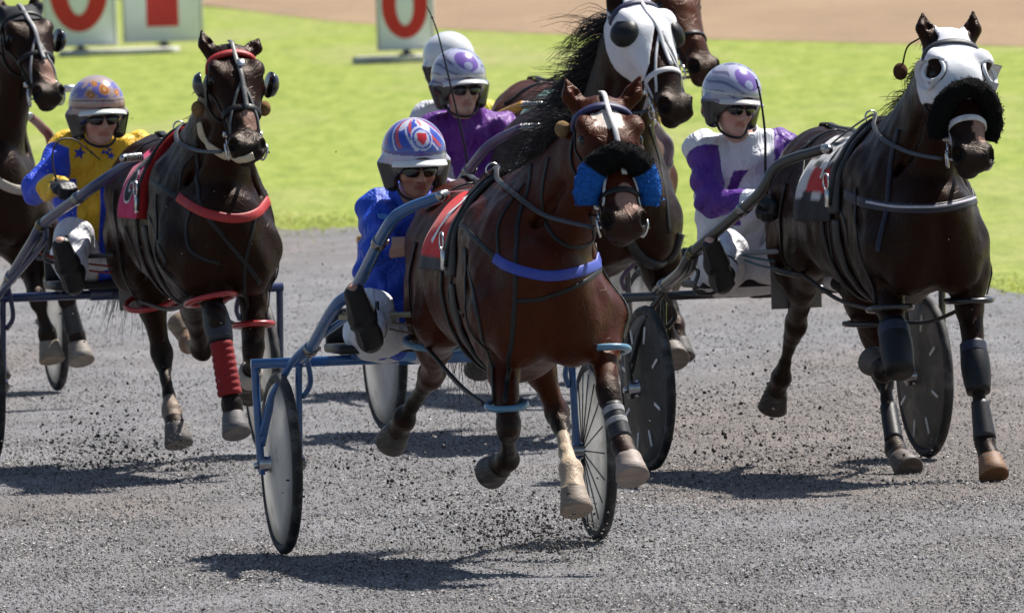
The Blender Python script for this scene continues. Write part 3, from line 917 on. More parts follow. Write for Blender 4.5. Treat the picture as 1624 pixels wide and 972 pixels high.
# ------------------------------------------------------------------ the sulky
def build_sulky(rig, cfg):
    th = thing('sulky', cfg['label'], 'sulky', 'racing sulkies behind the horses', rig)
    col = np.array(cfg['col']); forkcol = np.array(cfg.get('forkcol', cfg['col']))
    WU, WR = .615, .350
    for s in (-1, 1):
        c = V(s * WU, 0, WR)
        m = MB()
        a = np.linspace(0, 2 * math.pi, 64, endpoint=False)
        ringp = np.stack([np.zeros(64), np.cos(a) * (WR - .021), np.sin(a) * (WR - .021)], 1) + c
        m.tube(ringp, .021, 10, True, col=V(.018, .017, .017))
        wh = part('wheel', m, M_RUBBER, th)
        m = MB(); dc = np.array(cfg.get('disc', (.55, .54, .52)))
        prof = [(WR - .036, .004), (WR - .045, .016), (.24, .026), (.14, .036), (.05, .044), (.034, .045)]
        for q in (-1, 1):
            ax = V(q, 0, 0)
            mm = MB().lathe(prof, c, ax, 64, cap=False); v, f, _ = mm.data()
            rr = np.linalg.norm((v - c)[:, 1:], axis=1); an = np.arctan2(v[:, 2] - c[2], v[:, 1])
            cc = np.tile(dc, (len(v), 1)); cc[rr > WR - .05] = V(.42, .42, .41) if dc.mean() > .2 else V(.20, .19, .185)
            m.add(v, f, cc)
        dk = part('disc', m, M_DISC, wh)
        if cfg.get('spokes') and s == 1:          # bare spokes show on this side's cover
            m = MB()
            for k in range(18):
                an = k / 18 * 2 * math.pi; dr = V(0, math.cos(an), math.sin(an))
                m.tube([c + V(-.047, 0, 0) + dr * .03, c + V(-.025, 0, 0) + dr * (WR - .05)], .003, 5, col=V(.2, .2, .21))
            part('spoke', m, M_METAL, wh)
        if cfg.get('reflectors'):
            for k in range(8):
                an = k / 8 * 2 * math.pi + .3; dr = V(0, math.cos(an), math.sin(an)); tg = V(0, -dr[2], dr[1])
                for e in (-1, 1):
                    m = MB(); m.box(c + V(.0305 * e, 0, 0) + dr * .235, (.006, .012, .075), [V(1, 0, 0), tg, dr], col=V(.75, .74, .7)); part('reflector', m, M_BOARD, wh)
        m = MB().lathe([(.030, -.088), (.030, -.05), (.036, -.048), (.036, .048), (.030, .05), (.030, .088), (.012, .092)], c, V(1, 0, 0), 20, col=V(.35, .35, .36))
        part('hub', m, M_METAL, wh)
        # fork arms: outside and inside the wheel, and the sloping brace
        m = MB(); o = V(s * .705, 0, 0)
        m.tube([V(s * .700, 0, .735), V(s * .705, .004, .70), V(s * .695, .0, .36), V(s * .688, 0, .325)], .0155, 10, col=forkcol, n=4)
        m.tube([V(s * .530, 0, .735), V(s * .535, 0, .70), V(s * .545, 0, .36), V(s * .548, 0, .325)], .014, 10, col=forkcol, n=4)
        m.box(V(s * .692, 0, .345), (.018, .045, .07), col=forkcol); m.box(V(s * .543, 0, .345), (.014, .045, .07), col=forkcol)
        m.tube([V(s * .692, -.01, .46), V(s * .655, -.03, .60), V(s * .625, -.06, .66)], .012, 8, col=forkcol, n=5)
        part('fork', m, M_PAINT, th)
        for u in (.698, .54):
            m = MB(); m.lathe([(.012, -.012), (.014, -.01), (.014, .01), (.012, .012)], V(s * (u + (.014 if u > .6 else -.012)), 0, .345), V(1, 0, 0), 6, col=V(.6, .6, .58))
            part('bolt', m, M_METAL, th)
        # shafts
        sh = [rig.pt(*p) for p in cfg['shaft']] if 'shaft' in cfg else [V(*p) for p in ((-.30, -1.36, 1.385), (-.385, -1.2, 1.325), (-.445, -1.1, 1.245), (-.50, -.65, 1.01), (-.525, -.5, .93), (-.575, -.16, .765), (-.585, 0, .732))]
        sh = np.array(sh); 
        if cfg.get('centre', True): sh[:, 0] = -np.abs(sh[:, 0])
        sh = sh * V(-s if s == 1 else 1, 1, 1) if s == -1 else sh * V(-1, 1, 1)
        tip = V(s * .250, -1.47, sh[0][2] - .002)
        m = MB()
        P = spline(sh, 8)
        rad = np.interp(np.linspace(0, 1, len(P)), [0, .3, 1], [.021, .024, .022])
        m.tube(P, rad, 14, col=col)
        # the thin brace under the shaft, out to the wheel fork
        i0 = int(len(P) * .50)
        b = P[i0]
        m.tube([b + V(s * .0, 0, -.01), b + V(s * -.004, .12, -.10), V(s * .55, -.14, .78), V(s * .615, -.03, .66), V(s * .655, -.01, .56), V(s * .690, 0, .42)], .014, 10, col=col, n=6)
        m.tube([P[int(len(P) * .85)], V(s * .50, -.05, .66), V(s * .52, 0, .60)], .011, 8, col=col, n=5)
        shaft = part('shaft', m, M_PAINT, th)
        m = MB(); d = unit(tip - sh[0]); L = np.linalg.norm(tip - sh[0])
        m.tube([sh[0], tip], .014, 12, col=V(.55, .54, .52))
        x = unit(np.cross(d, V(0, 0, 1))); y = np.cross(d, x); tt = np.linspace(0, 1, 90)
        m.tube(sh[0] + d * (tt * L)[:, None] + .017 * (np.cos(tt * 2 * math.pi * 7)[:, None] * x + np.sin(tt * 2 * math.pi * 7)[:, None] * y), .0045, 5, col=V(.6, .59, .56))
        m.ball(tip, .018, 10, col=V(.4, .39, .38))
        part('spring_tip', m, M_METAL, shaft)
        for k in (.38, .52, .80):
            m = MB()
            p = P[int(len(P) * k)]; q = unit(P[int(len(P) * k) + 1] - p)
            m.lathe([(.025, -.02), (.029, -.018), (.029, .018), (.025, .02)], p, q, 14, col=V(.13, .12, .07) if k == .52 else V(.25, .25, .25))
            m.box(p + V(s * -.03, 0, .0), (.018, .018, .018), col=V(.5, .5, .48))
            part('clamp', m, M_METAL, shaft)
        # stirrup for the driver's foot
        m = MB(); p = P[int(len(P) * .60)]
        f0 = p + V(-s * .03, -.02, -.11)
        m.tube([p, p + V(-s * .05, -.02, -.03), f0, f0 + V(-s * .09, 0, -.01), f0 + V(-s * .10, 0, .10)], .009, 8, col=V(.03, .03, .03), n=4)
        part('stirrup', m, M_PAINT, th)
        # swingle bar between shaft and seat
    m = MB().tube([V(-.72, 0, .735), V(.72, 0, .735)], .020, 14, col=col)
    m.box(V(0, -.015, .735), (.30, .05, .05), col=col)
    part('axle_arch', m, M_PAINT, th)
    su, sz = cfg.get('seat', (-.1, .80))
    m = MB()
    m.box(V(su, .02, sz - .02), (.40, .32, .035), bev=.4, col=V(.015, .015, .017)); m.box(V(su, .18, sz + .06), (.38, .04, .14), bev=.4, col=V(.015, .015, .017))
    seat = part('seat', m, M_LEATHER, th)
    m = MB()
    for q in (-.14, .14):
        m.tube([V(su + q, -.10, sz - .04), V(su * .6 + q, -.02, .74)], .012, 8, col=col)
        m.tube([V(su + q, .14, sz - .04), V(su * .6 + q, .02, .74)], .012, 8, col=col)
    part('seat_frame', m, M_PAINT, th)
    # dirt guard under the seat and cross strut with its cord
    m = MB(); bc = np.array(cfg.get('strutcol', (.40, .34, .20)))
    m.tube([V(-.47, -.52, .92), V(.47, -.52, .92)], .011, 10, col=bc)
    part('cross_strut', m, M_PAINT, th)
    m = MB()
    for k in range(2):
        m.tube(spline([V(-.46, -.55, .94), V(-.2, -.50, .88 - .03 * k), V(.1, -.45, .86), V(.45, -.55, .94)], 8), .005, 6, col=np.array(cfg.get('cordcol', (.30, .22, .18))))
    if cfg.get('guard'):
        m.box(V(su + .16, -.30, .80), (.22, .012, .26), col=V(.16, .155, .15))
    part('guard_cord', m, M_WEB, th)
    return th
# ------------------------------------------------------------------ the drivers
def hand(F, wrist, d, side, k=.008, g=0.0):
    """a fist closed on the reins: palm, four fingers that curl, a thumb across them"""
    d = unit(d); lat = unit(np.cross(d, V(0, 0, 1))) * side; dn = unit(np.cross(lat, d) * side)
    if dn[2] > 0: dn = -dn
    pc = wrist + d * .055
    F.cone(wrist, pc, .026 + g, .040 + g, .022 + g, .020 + g, lat, k=.02)
    F.ell(pc, (.042 + g, .046 + g, .020 + g), [lat, d, dn], k=.012)
    Ls = (.040, .046, .043, .034)
    for i in range(4):
        o = (-.030 + .020 * i)
        b = pc + d * .034 + lat * o
        m1 = b + (d * .75 + dn * .65) * Ls[i] * .8
        m2 = m1 + (dn * .95 - d * .35) * Ls[i] * .62
        m3 = m2 + (-d * .9 + dn * .1) * Ls[i] * .5
        F.cone(b, m1, .0100 + g, .0096 + g, k=k); F.cone(m1, m2, .0096 + g, .0088 + g, k=k); F.cone(m2, m3, .0088 + g, .0076 + g, k=k)
    t0 = pc - d * .015 - lat * .040; t1 = t0 + d * .040 - lat * .006 + dn * .018; t2 = t1 + d * .012 + lat * .022 + dn * .016
    F.cone(t0, t1, .0125 + g, .0105 + g, k=.012); F.cone(t1, t2, .0105 + g, .0088 + g, k=k)

def seg_t(v, a, b):
    ab = b - a; t = np.clip((v - a) @ ab / (ab @ ab), 0, 1)
    return np.linalg.norm(v - a - t[:, None] * ab, axis=1), t

def build_driver(rig, cfg):
    J = {k: rig.J(x) for k, x in cfg['joints'].items()}
    pe = J['pelvis']
    th = thing('person', cfg['label'], 'person', 'drivers seated on the sulkies', rig, V(pe[0], pe[1], pe[2] - .12))
    hc = J['head']; yaw = R(cfg.get('face', 0)); tilt = R(cfg.get('nod', 4)); rl = R(cfg.get('lean', 0))
    fw = V(math.sin(yaw) * math.cos(tilt), -math.cos(yaw) * math.cos(tilt), -math.sin(tilt)); lt = V(math.cos(yaw), math.sin(yaw), 0)
    up = np.cross(lt, -fw); up = up if up[2] > 0 else -up
    lt, up = lt * math.cos(rl) + up * math.sin(rl), up * math.cos(rl) - lt * math.sin(rl)
    MHd = np.array([lt, fw, up])
    hd = lambda x, y, z: hc + lt * x + fw * y + up * z
    nb = J.get('neck', hc + V(0, .10, -.245) * 1.0)
    ch = J.get('chest', pe * .45 + nb * .55 + V(0, .03, -.02))
    sw = cfg.get('shoulder', .185)
    lj = {}
    for s, k in ((-1, 'R'), (1, 'L')):
        sh = J.get('sh' + k, nb + V(s * sw, .02, -.07))
        el = J.get('el' + k, sh + V(s * .07, -.12, -.26))
        ha = J.get('ha' + k, pe + V(s * .09, -.48, .24))
        hip = pe + V(s * .10, 0, -.01)
        kn = J.get('kn' + k, pe + V(s * .18, -.40, .09))
        an = J.get('an' + k, pe + V(s * .27, -.70, -.09))
        toe = J.get('toe' + k, an + V(s * .06, -.06, .21))
        lj[k] = (sh, el, ha, hip, kn, an, toe)
    lo = np.min([hc - .3, pe - .4] + [x - .15 for q in lj.values() for x in q], 0); hi = np.max([hc + .3, pe + .4] + [x + .15 for q in lj.values() for x in q], 0)
    skinc = np.array(cfg.get('skin', (.46, .27, .20)))
    F = Field(.0065, lo, hi)
    def torso(F, g):
        F.cone(pe, ch, .155 + g, .165 + g, .105 + g, .115 + g, k=.05)
        F.cone(ch, nb + V(0, .02, -.07), .165 + g, .13 + g, .115 + g, .08 + g, k=.06)
        F.cone(lj['R'][0], lj['L'][0], .062 + g, .062 + g, k=.06)
        F.cone(nb + V(0, .02, -.06), nb + V(0, -.01, .02), .085 + g, .058 + g, k=.05)
    torso(F, -.012)
    F.cone(nb, hd(0, -.01, -.10), .054, .052, k=.03)
    # head and face
    F.ell(hd(0, -.005, -.01), (.075, .094, .098), MHd, k=.02)
    F.ell(hd(0, .028, -.085), (.062, .066, .080), MHd, k=.03)
    F.ell(hd(0, .040, -.135), (.046, .048, .038), MHd, k=.03)
    F.ell(hd(0, .074, -.153), (.020, .018, .016), MHd, k=.02)
    for s in (-1, 1):
        F.ell(hd(s * .043, .062, -.088), (.022, .020, .018), MHd, k=.025)
        F.ell(hd(s * .030, .093, -.048), (.018, .012, .012), MHd, k=.012, sub=True)
        F.ell(hd(s * .071, .0, -.07), (.010, .022, .030), MHd, k=.008)
        F.ell(hd(s * .012, .100, -.098), (.009, .010, .008), MHd, k=.008)
    F.cone(hd(0, .090, -.045), hd(0, .116, -.095), .009, .0125, k=.012)
    F.ell(hd(0, .088, -.118), (.024, .010, .006), MHd, k=.008); F.ell(hd(0, .087, -.130), (.021, .010, .007), MHd, k=.008)
    F.cone(hd(-.022, .098, -.1235), hd(.022, .098, -.1235), .003, .003, k=.004, sub=True)
    for k, s in (('R', -1), ('L', 1)):
        sh, el, ha, hip, kn, an, toe = lj[k]
        F.cone(sh, el, .052, .042, k=.03)
        wr = el + (ha - el) * .97
        F.cone(el, el * .4 + wr * .6, .043, .036, k=.02); F.cone(el * .4 + wr * .6, wr, .036, .026, k=.02)
        hand(F, wr, ha - el, s)
        F.cone(hip, kn, .085, .058, k=.05); F.cone(kn, an, .056, .036, k=.03); F.cone(an, toe, .038, .030, k=.02)
    v, f = F.skin()
    c = np.tile(skinc, (len(v), 1)); q = (v - hc) @ MHd.T
    lips = (np.abs(q[:, 2] + .124) < .010) & (q[:, 1] > .08) & (np.abs(q[:, 0]) < .025)
    c[lips] = skinc * V(.85, .55, .55)
    ck = np.exp(-((np.abs(q[:, 0]) - .045) ** 2 + (q[:, 2] + .10) ** 2) / .0007) * (q[:, 1] > .03)
    c = c * (1 - .25 * ck[:, None] * V(0, 1, 1))
    if cfg.get('stubble'):
        st = (q[:, 2] < -.10) & (q[:, 1] > -.02) & (q[:, 2] > -.2); c[st] *= V(.72, .66, .66)
    hm = (q[:, 2] > -.045) & (q[:, 1] < .05) & (q[:, 2] < .2) & (np.abs(q[:, 0]) < .12); c[hm] = cfg.get('hair', (.03, .02, .015))
    bsurf = Surf(v, f)
    part('body', (v, f, c), M_SKIN, th)
    # jacket
    Fj = Field(.0065, lo, hi)
    torso(Fj, .016)
    sl = cfg.get('sleeve', (1.0, 1.0))
    for i, k in enumerate(('R', 'L')):
        sh, el, ha = lj[k][:3]
        Fj.cone(sh, el, .074, .064, k=.05)
        if sl[i] > 0: Fj.cone(el, el + (ha - el) * sl[i] * .97, .063, .044, k=.02)
    Fj.cone(nb + V(0, .01, -.03), nb + V(0, -.012, .035), .070, .062, k=.03)
    Fj.cone(nb + V(0, -.01, .03), nb + V(0, -.03, .12), .052, .056, k=.008, sub=True)
    ph = cfg.get('seed', 1) * 1.7
    Fj.wave(lambda X, Y, Z: .009 * np.sin(34 * Z + 17 * X + 3 * np.sin(13 * X + ph) + 9 * Y) * np.sin(15 * X - 11 * Z + ph) + .0045 * np.sin(61 * Z - 40 * X + 25 * Y + ph))
    jv, jf = Fj.skin()
    arm = {k: (seg_t(jv, lj[k][0], lj[k][1]), seg_t(jv, lj[k][1], lj[k][2])) for k in 'RL'}
    tz = (jv - pe) @ unit(nb - pe) / np.linalg.norm(nb - pe)
    axis = pe + (nb - pe) * np.clip(tz, 0, 1)[:, None]
    jc = cfg['jacket'](jv[:, 0] - axis[:, 0], tz, jv[:, 1] - axis[:, 1], arm, jv)
    part('jacket', (jv, jf, jc), M_SILK, th)
    # trousers and boots
    Ft = Field(.008, lo, hi)
    Ft.ell(pe + V(0, .01, .0), (.175, .15, .105), k=.05)
    for k in 'RL':
        sh, el, ha, hip, kn, an, toe = lj[k]
        Ft.cone(hip, kn, .108, .080, k=.05); Ft.cone(kn, kn * .3 + an * .7, .078, .058, k=.03)
    Ft.wave(lambda X, Y, Z: .008 * np.sin(40 * Y + 20 * X + 3 * np.sin(14 * Z + ph)) + .003 * np.sin(50 * X - 33 * Z))
    tv, tf = Ft.skin()
    part('trousers', (tv, tf, np.tile(np.array(cfg.get('trousers', (.74, .74, .78))), (len(tv), 1))), M_SILK, th)
    for k, s in (('R', -1), ('L', 1)):
        kn, an, toe = lj[k][4:]
        Fb = Field(.008, np.minimum(np.minimum(kn, an), toe) - .14, np.maximum(np.maximum(kn, an), toe) + .14)
        a0 = kn * .45 + an * .55; sole = unit(toe - an); lt2 = unit(np.cross(sole, V(0, -1, 0)))
        Fb.cone(a0, an + V(0, .03, .02), .062, .050, k=.02); Fb.cone(an, an * .5 + toe * .5, .046, .050, .044, .042, lt2, k=.03); Fb.cone(an * .5 + toe * .5, toe, .054, .042, .040, .026, lt2, k=.03)
        Fb.cone(an + V(0, -.040, 0) - sole * .02, an * .72 + toe * .28 + V(0, -.042, 0), .046, .044, .012, .012, lt2, k=.006); Fb.cone(an * .55 + toe * .45 + V(0, -.040, 0), toe + V(0, -.022, 0), .050, .040, .009, .009, lt2, k=.006)
        bv, bf = Fb.skin(); part('boot', (bv, bf, np.tile(V(.016, .016, .017), (len(bv), 1))), M_LEATHER, th)
        if cfg.get('gloves', True):
            el, ha = lj[k][1:3]; d = ha - el; wr = el + d * .97
            Fg = Field(.005, wr - .16, wr + .16); hand(Fg, wr, d, s, .008, .0045); Fg.cone(wr - unit(d) * .05, wr, .037, .033, k=.01)
            gv, gf = Fg.skin(); part('glove', (gv, gf, np.tile(V(.014, .014, .016), (len(gv), 1))), M_LEATHER, th)
    # helmet
    Fh = Field(.0042, hc - .19, hc + .19)
    Fh.ell(hd(0, -.008, .0), (.122, .142, .128), MHd, k=.005)
    for s in (-1, 1): Fh.cone(hd(s * .085, -.005, -.04), hd(s * .078, .012, -.125), .036, .026, .062, .046, fw, k=.02)
    Fh.cone(hd(-.05, -.09, -.09), hd(.05, -.09, -.09), .035, .035, k=.04)
    Fh.ell(hd(0, -.006, -.015), (.098, .118, .108), MHd, k=.006, sub=True)
    Fh.ell(hd(0, .13, -.105), (.074, .145, .098), MHd, k=.012, sub=True)
    Fh.cone(hd(0, .05, -.10), hd(0, .0, -.20), .072, .072, .085, .085, k=.01, sub=True)
    hv, hf = Fh.skin(); q = (hv - hc) @ MHd.T
    hN = normals_of(hv, hf)
    outer = ((q[:, 0] / .122) ** 2 + ((q[:, 1] + .008) / .142) ** 2 + (q[:, 2] / .128) ** 2) > .86
    hcol = cfg['helmet'](q); low = (q[:, 2] < -.035 - .12 * q[:, 1]) | ~outer
    hcol[low] = V(.014, .014, .016)
    he = part('helmet', (hv, hf, hcol), M_SHELL, th)
    m = MB()
    for s in (-1, 1):
        m.tube(spline([hd(s * .082, .01, -.10), hd(s * .066, .035, -.155), hd(s * .03, .06, -.178), hd(0, .066, -.182)], 5), .006, 6, col=V(.012, .012, .012), flat=1)
    part('chin_strap', m, M_WEB, he)
    az = np.radians(np.linspace(-58, 58, 25)); rows = []
    vw = cfg.get('visor_len', .042)
    for r, dz in ((-.004, 0), (.0, .0), (.4, .001), (.8, -.004), (1, -.009), (1.0, -.013), (.8, -.009), (.4, -.005), (-.004, -.006)):
        e = (np.cos(az) ** .5)
        rows.append(np.stack([np.sin(az) * (.120 + r * vw * e * .35), np.cos(az) * (.134 + r * vw * e) - .006, np.full(25, -.012) + dz - .22 * r * vw - .016 * np.abs(np.sin(az)) ** 2], 1))
    vv = np.concatenate(rows); vv = hc + vv @ MHd; nr = len(rows); fc = []
    for i in range(nr - 1):
        for j in range(24): fc.append((i * 25 + j, i * 25 + j + 1, (i + 1) * 25 + j + 1, (i + 1) * 25 + j))
    m = MB(); m.add(vv, fc, np.array(cfg.get('visor', (.75, .75, .72)))); part('visor', m, M_SHELL, he)
    # dark glasses
    m = MB()
    for s in (-1, 1):
        Mg = np.array([unit(lt + fw * -.35 * s), unit(fw + lt * .35 * s), up])
        m.ball(hd(s * .034, .096, -.064), (.035, .010, .0225), 18, M=Mg)
    gl = part('sunglasses', m, M_LENS, th)
    m = MB(); m.tube(spline([hd(-.085, .02, -.055), hd(-.066, .08, -.050), hd(-.033, .106, -.040), hd(0, .110, -.048), hd(.033, .106, -.040), hd(.066, .08, -.050), hd(.085, .02, -.055)], 6), .0035, 6, col=V(.01, .01, .01))
    part('frame', m, M_SHELL, gl)
    jsurf = Surf(jv, jf)
    return dict(th=th, J=lj, hc=hc, hd=hd, M=MHd, pe=pe, nb=nb, ch=ch, jsurf=jsurf, rig=rig, helmet=he)

def decal(ctx, name, pxs, mat, col, parent, th=.002, off=.002):
    """a flat mark lying on the jacket: outline given as seen"""
    P = []
    for x, y in pxs:
        o, d = ctx['rig'].ray(x, y); h = ctx['jsurf'].hit(o, d)
        if h is None: return
        P.append(h[0] + h[1] * off)
    c = np.mean(P, 0); n = len(P); m = MB()
    m.add(P + [c], [(i, (i + 1) % n, n) for i in range(n)], np.array(col))
    return part(name, m, mat, parent)
# ------------------------------------------------------------------ the setting
def gravel_material():
    m, nt, b = nodes('track gravel')
    v1 = coords(nt, (1, 1, 1))
    big = noise(nt, .35, 4, .6, coords(nt, (1, .25, 1), rot=(0, 0, R(-17))))
    mid = noise(nt, 2.6, 5, .65, coords(nt, (1, .3, 1), rot=(0, 0, R(-17))))
    fine = noise(nt, 70, 4, .7, v1); grain = noise(nt, 260, 3, .7, v1)
    vor = nt.nodes.new('ShaderNodeTexVoronoi'); vor.inputs['Scale'].default_value = 95; nt.links.new(v1, vor.inputs['Vector'])
    c = ramp(nt, fine.outputs['Fac'], [(.28, (.045, .044, .047)), (.5, (.155, .151, .158)), (.74, (.32, .31, .32))])
    g = ramp(nt, grain.outputs['Fac'], [(.3, (.6, .6, .6)), (.7, (1.35, 1.35, 1.35))])
    c = mix(nt, 1, c, g, 'MULTIPLY')
    geo = nt.nodes.new('ShaderNodeNewGeometry'); sp = nt.nodes.new('ShaderNodeSeparateXYZ'); nt.links.new(geo.outputs['Position'], sp.inputs[0])
    def mr(src, a, b_, c_, d_):
        r = nt.nodes.new('ShaderNodeMapRange'); r.interpolation_type = 'SMOOTHSTEP'
        for i, x in enumerate((a, b_, c_, d_)): r.inputs[i + 1].default_value = x
        nt.links.new(src, r.inputs[0]); return r.outputs[0]
    def mth(op, a, b_):
        r = nt.nodes.new('ShaderNodeMath'); r.operation = op
        for i, x in enumerate((a, b_)):
            if isinstance(x, float): r.inputs[i].default_value = x
            else: nt.links.new(x, r.inputs[i])
        return r.outputs[0]
    # soil churned up along the running line at the right, and a fainter line at the left
    s1 = mth('MULTIPLY', mr(sp.outputs['X'], .25, .9, 0, .22), mth('MULTIPLY', mr(sp.outputs['Y'], 61.5, 64.5, 0, 1), mr(sp.outputs['Y'], 70, 78, 1, 0)))
    s2 = mth('MULTIPLY', mr(sp.outputs['X'], -.9, -1.6, 0, .10), mr(sp.outputs['Y'], 68, 73, 0, 1))
    soil = ramp(nt, mth('ADD', big.outputs['Fac'], mth('ADD', s1, s2)), [(.50, (0, 0, 0)), (.70, (.9, .9, .9))])
    brown = mix(nt, 1, (.15, .120, .102), g, 'MULTIPLY')
    c = mix(nt, soil, c, brown)
    pale = ramp(nt, mid.outputs['Fac'], [(.42, (.78, .78, .78)), (.66, (1.18, 1.18, 1.18))])
    c = mix(nt, 1, c, pale, 'MULTIPLY')
    nt.links.new(c, b.inputs['Base Color']); setin(b, Roughness=.68); b.inputs['Specular IOR Level'].default_value = .5
    h = mix(nt, .5, fine.outputs['Fac'], vor.outputs['Distance'])
    h = mix(nt, .3, h, mid.outputs['Fac'])
    bump(nt, b, h, .8, .03)
    return m
def grass_material():
    m, nt, b = nodes('mown grass')
    a = noise(nt, .22, 4, .6, coords(nt, (1, .16, 1), rot=(0, 0, R(-8)))); f = noise(nt, 4.5, 8, .8, coords(nt, (1, .11, 1))); k = noise(nt, 30, 4, .7, coords(nt, (1, .35, 1)))
    c = ramp(nt, f.outputs['Fac'], [(.30, (.12, .170, .022)), (.5, (.228, .282, .044)), (.70, (.345, .365, .10))])
    dry = ramp(nt, a.outputs['Fac'], [(.50, (0, 0, 0)), (.68, (.6, .6, .6))])
    c = mix(nt, dry, c, (.33, .30, .15))
    g = ramp(nt, k.outputs['Fac'], [(.3, (.75, .75, .75)), (.7, (1.2, 1.2, 1.2))])
    c = mix(nt, 1, c, g, 'MULTIPLY')
    nt.links.new(c, b.inputs['Base Color']); setin(b, Roughness=.8); b.inputs['Specular IOR Level'].default_value = .15
    bump(nt, b, mix(nt, .4, k.outputs['Fac'], f.outputs['Fac']), .6, .06)
    return m
def sand_material():
    m, nt, b = nodes('sand track')
    f = noise(nt, .5, 5, .6, coords(nt, (1, .1, 1), rot=(0, 0, R(-6)))); k = noise(nt, 9, 4, .7, coords(nt, (1, .2, 1)))
    c = ramp(nt, f.outputs['Fac'], [(.3, (.205, .132, .072)), (.7, (.285, .188, .105))])
    g = ramp(nt, k.outputs['Fac'], [(.3, (.85, .85, .85)), (.7, (1.1, 1.1, 1.1))])
    nt.links.new(mix(nt, 1, c, g, 'MULTIPLY'), b.inputs['Base Color']); setin(b, Roughness=.95)
    bump(nt, b, k.outputs['Fac'], .4, .04)
    return m
M_GRASS, M_TRACK, M_SAND = grass_material(), gravel_material(), sand_material()

v = [(-900, -100, -.008), (900, -100, -.008), (900, 3000, -.008), (-900, 3000, -.008)]
solo('ground', v, [(0, 1, 2, 3)], M_GRASS, kind='structure')
edge_px = [(-900, 268), (-300, 318), (0, 342), (440, 352), (560, 356), (800, 379), (1070, 406), (1350, 433), (1624, 460), (1900, 488), (2600, 560)]
E = spline([ground(*p) for p in edge_px], 40)
E[:, 2] = -.004
jit = np.convolve(rng.normal(size=len(E)), np.hanning(15), 'same') * .16 + np.convolve(rng.normal(size=len(E)), np.hanning(51), 'same') * .12
E[:, 1] += jit
E = E[np.argsort(E[:, 0])]
E0 = np.concatenate([[(-160, E[0, 1] + 40, -.004)], E, [(E[-1, 0] + 9, 22, -.004)]])
nearv = E0.copy(); nearv[:, 1] = 18
n = len(E0)
solo('track', np.concatenate([E0, nearv]), [(i, n + i, n + i + 1, i + 1) for i in range(n - 1)], M_TRACK, kind='structure')
sand_px = [(-400, -62), (0, -28), (330, 9), (560, 36), (900, 55), (1300, 66), (1624, 73), (2100, 84)]
S_ = np.array([ground(*p) for p in sand_px]); S_[:, 2] = -.003
S_ = spline(S_, 8); n = len(S_)
far = S_ + V(0, 900, 0); far[:, 0] = np.linspace(-300, 300, n)
solo('sand', np.concatenate([S_, far]), [(i, i + 1, n + i + 1, n + i) for i in range(n - 1)], M_SAND, kind='structure')

def edge_y(x):  # the grass edge's distance at x
    return np.interp(x, E[:, 0], E[:, 1])

# small stones and crumbs lying on the track
def crumbs(name, pos, size, colf, mat, flat=.55, seed=1, kind='stuff', label=None, lumpy=False):
    r = np.random.default_rng(seed); k = len(pos)
    base = np.array([(1, 0, 0), (0, 1, 0), (-1, 0, 0), (0, -1, 0), (0, 0, 1), (0, 0, -1)], float)
    fc = np.array([(0, 1, 4), (1, 2, 4), (2, 3, 4), (3, 0, 4), (1, 0, 5), (2, 1, 5), (3, 2, 5), (0, 3, 5)])
    if lumpy:
        g_ = (1 + 5 ** .5) / 2
        base = np.array([(-1, g_, 0), (1, g_, 0), (-1, -g_, 0), (1, -g_, 0), (0, -1, g_), (0, 1, g_), (0, -1, -g_), (0, 1, -g_), (g_, 0, -1), (g_, 0, 1), (-g_, 0, -1), (-g_, 0, 1)]) / 1.9
        fc = np.array([(0, 11, 5), (0, 5, 1), (0, 1, 7), (0, 7, 10), (0, 10, 11), (1, 5, 9), (5, 11, 4), (11, 10, 2), (10, 7, 6), (7, 1, 8), (3, 9, 4), (3, 4, 2), (3, 2, 6), (3, 6, 8), (3, 8, 9), (4, 9, 5), (2, 4, 11), (6, 2, 10), (8, 6, 7), (9, 8, 1)])
    nb_ = len(base)
    vs = base[None] * r.uniform(.55, 1.35, (k, nb_, 1)) * r.uniform(.6, 1.4, (k, 1, 3)) + r.normal(size=(k, nb_, 3)) * .12
    an = r.uniform(0, 6.28, k); c, s = np.cos(an), np.sin(an)
    x = vs[..., 0] * c[:, None] - vs[..., 1] * s[:, None]; y = vs[..., 0] * s[:, None] + vs[..., 1] * c[:, None]
    vs = np.stack([x, y, vs[..., 2] * flat], -1) * size[:, None, None] + pos[:, None]
    f = (fc[None] + nb_ * np.arange(k)[:, None, None]).reshape(-1, 3)
    col = np.repeat(colf(r, k), nb_, 0)
    return solo(name, vs.reshape(-1, 3), f, mat, col, label=label, kind=kind, smooth=False)
M_STONE = painted('stone', .62, var=.3, nscale=60, bstr=.2, spec=.55)
N_ST = 230000
py = rng.uniform(360, 1000, N_ST * 2) ; px = rng.uniform(-60, 1690, N_ST * 2)
keep = rng.uniform(size=len(py)) < np.clip((py - 340) / 420, .12, 1); px, py = px[keep][:N_ST], py[keep][:N_ST]
dirs = CAM_F[None] + CAM_R[None] * ((px - CX) / FPX)[:, None] + CAM_U[None] * ((CY - py) / FPX)[:, None]
gp = V(0, 0, CAMZ) + dirs * (-CAMZ / dirs[:, 2])[:, None]
ok = gp[:, 1] < edge_y(gp[:, 0]) - .1; gp = gp[ok]
clump = .5 + .5 * np.sin(gp[:, 0] * 3.1 + 2 * np.sin(gp[:, 1] * .9)) * np.sin(gp[:, 1] * 1.7 + 1.3 * np.sin(gp[:, 0] * 2.3))
sz = np.minimum(np.exp(rng.normal(size=len(gp)) * .45) * .0031 * (.7 + .6 * clump), .0075)
big = rng.uniform(size=len(gp)) < .006; sz[big] *= 2.1
sz = np.minimum(sz, .009); gp[:, 2] = sz * .2
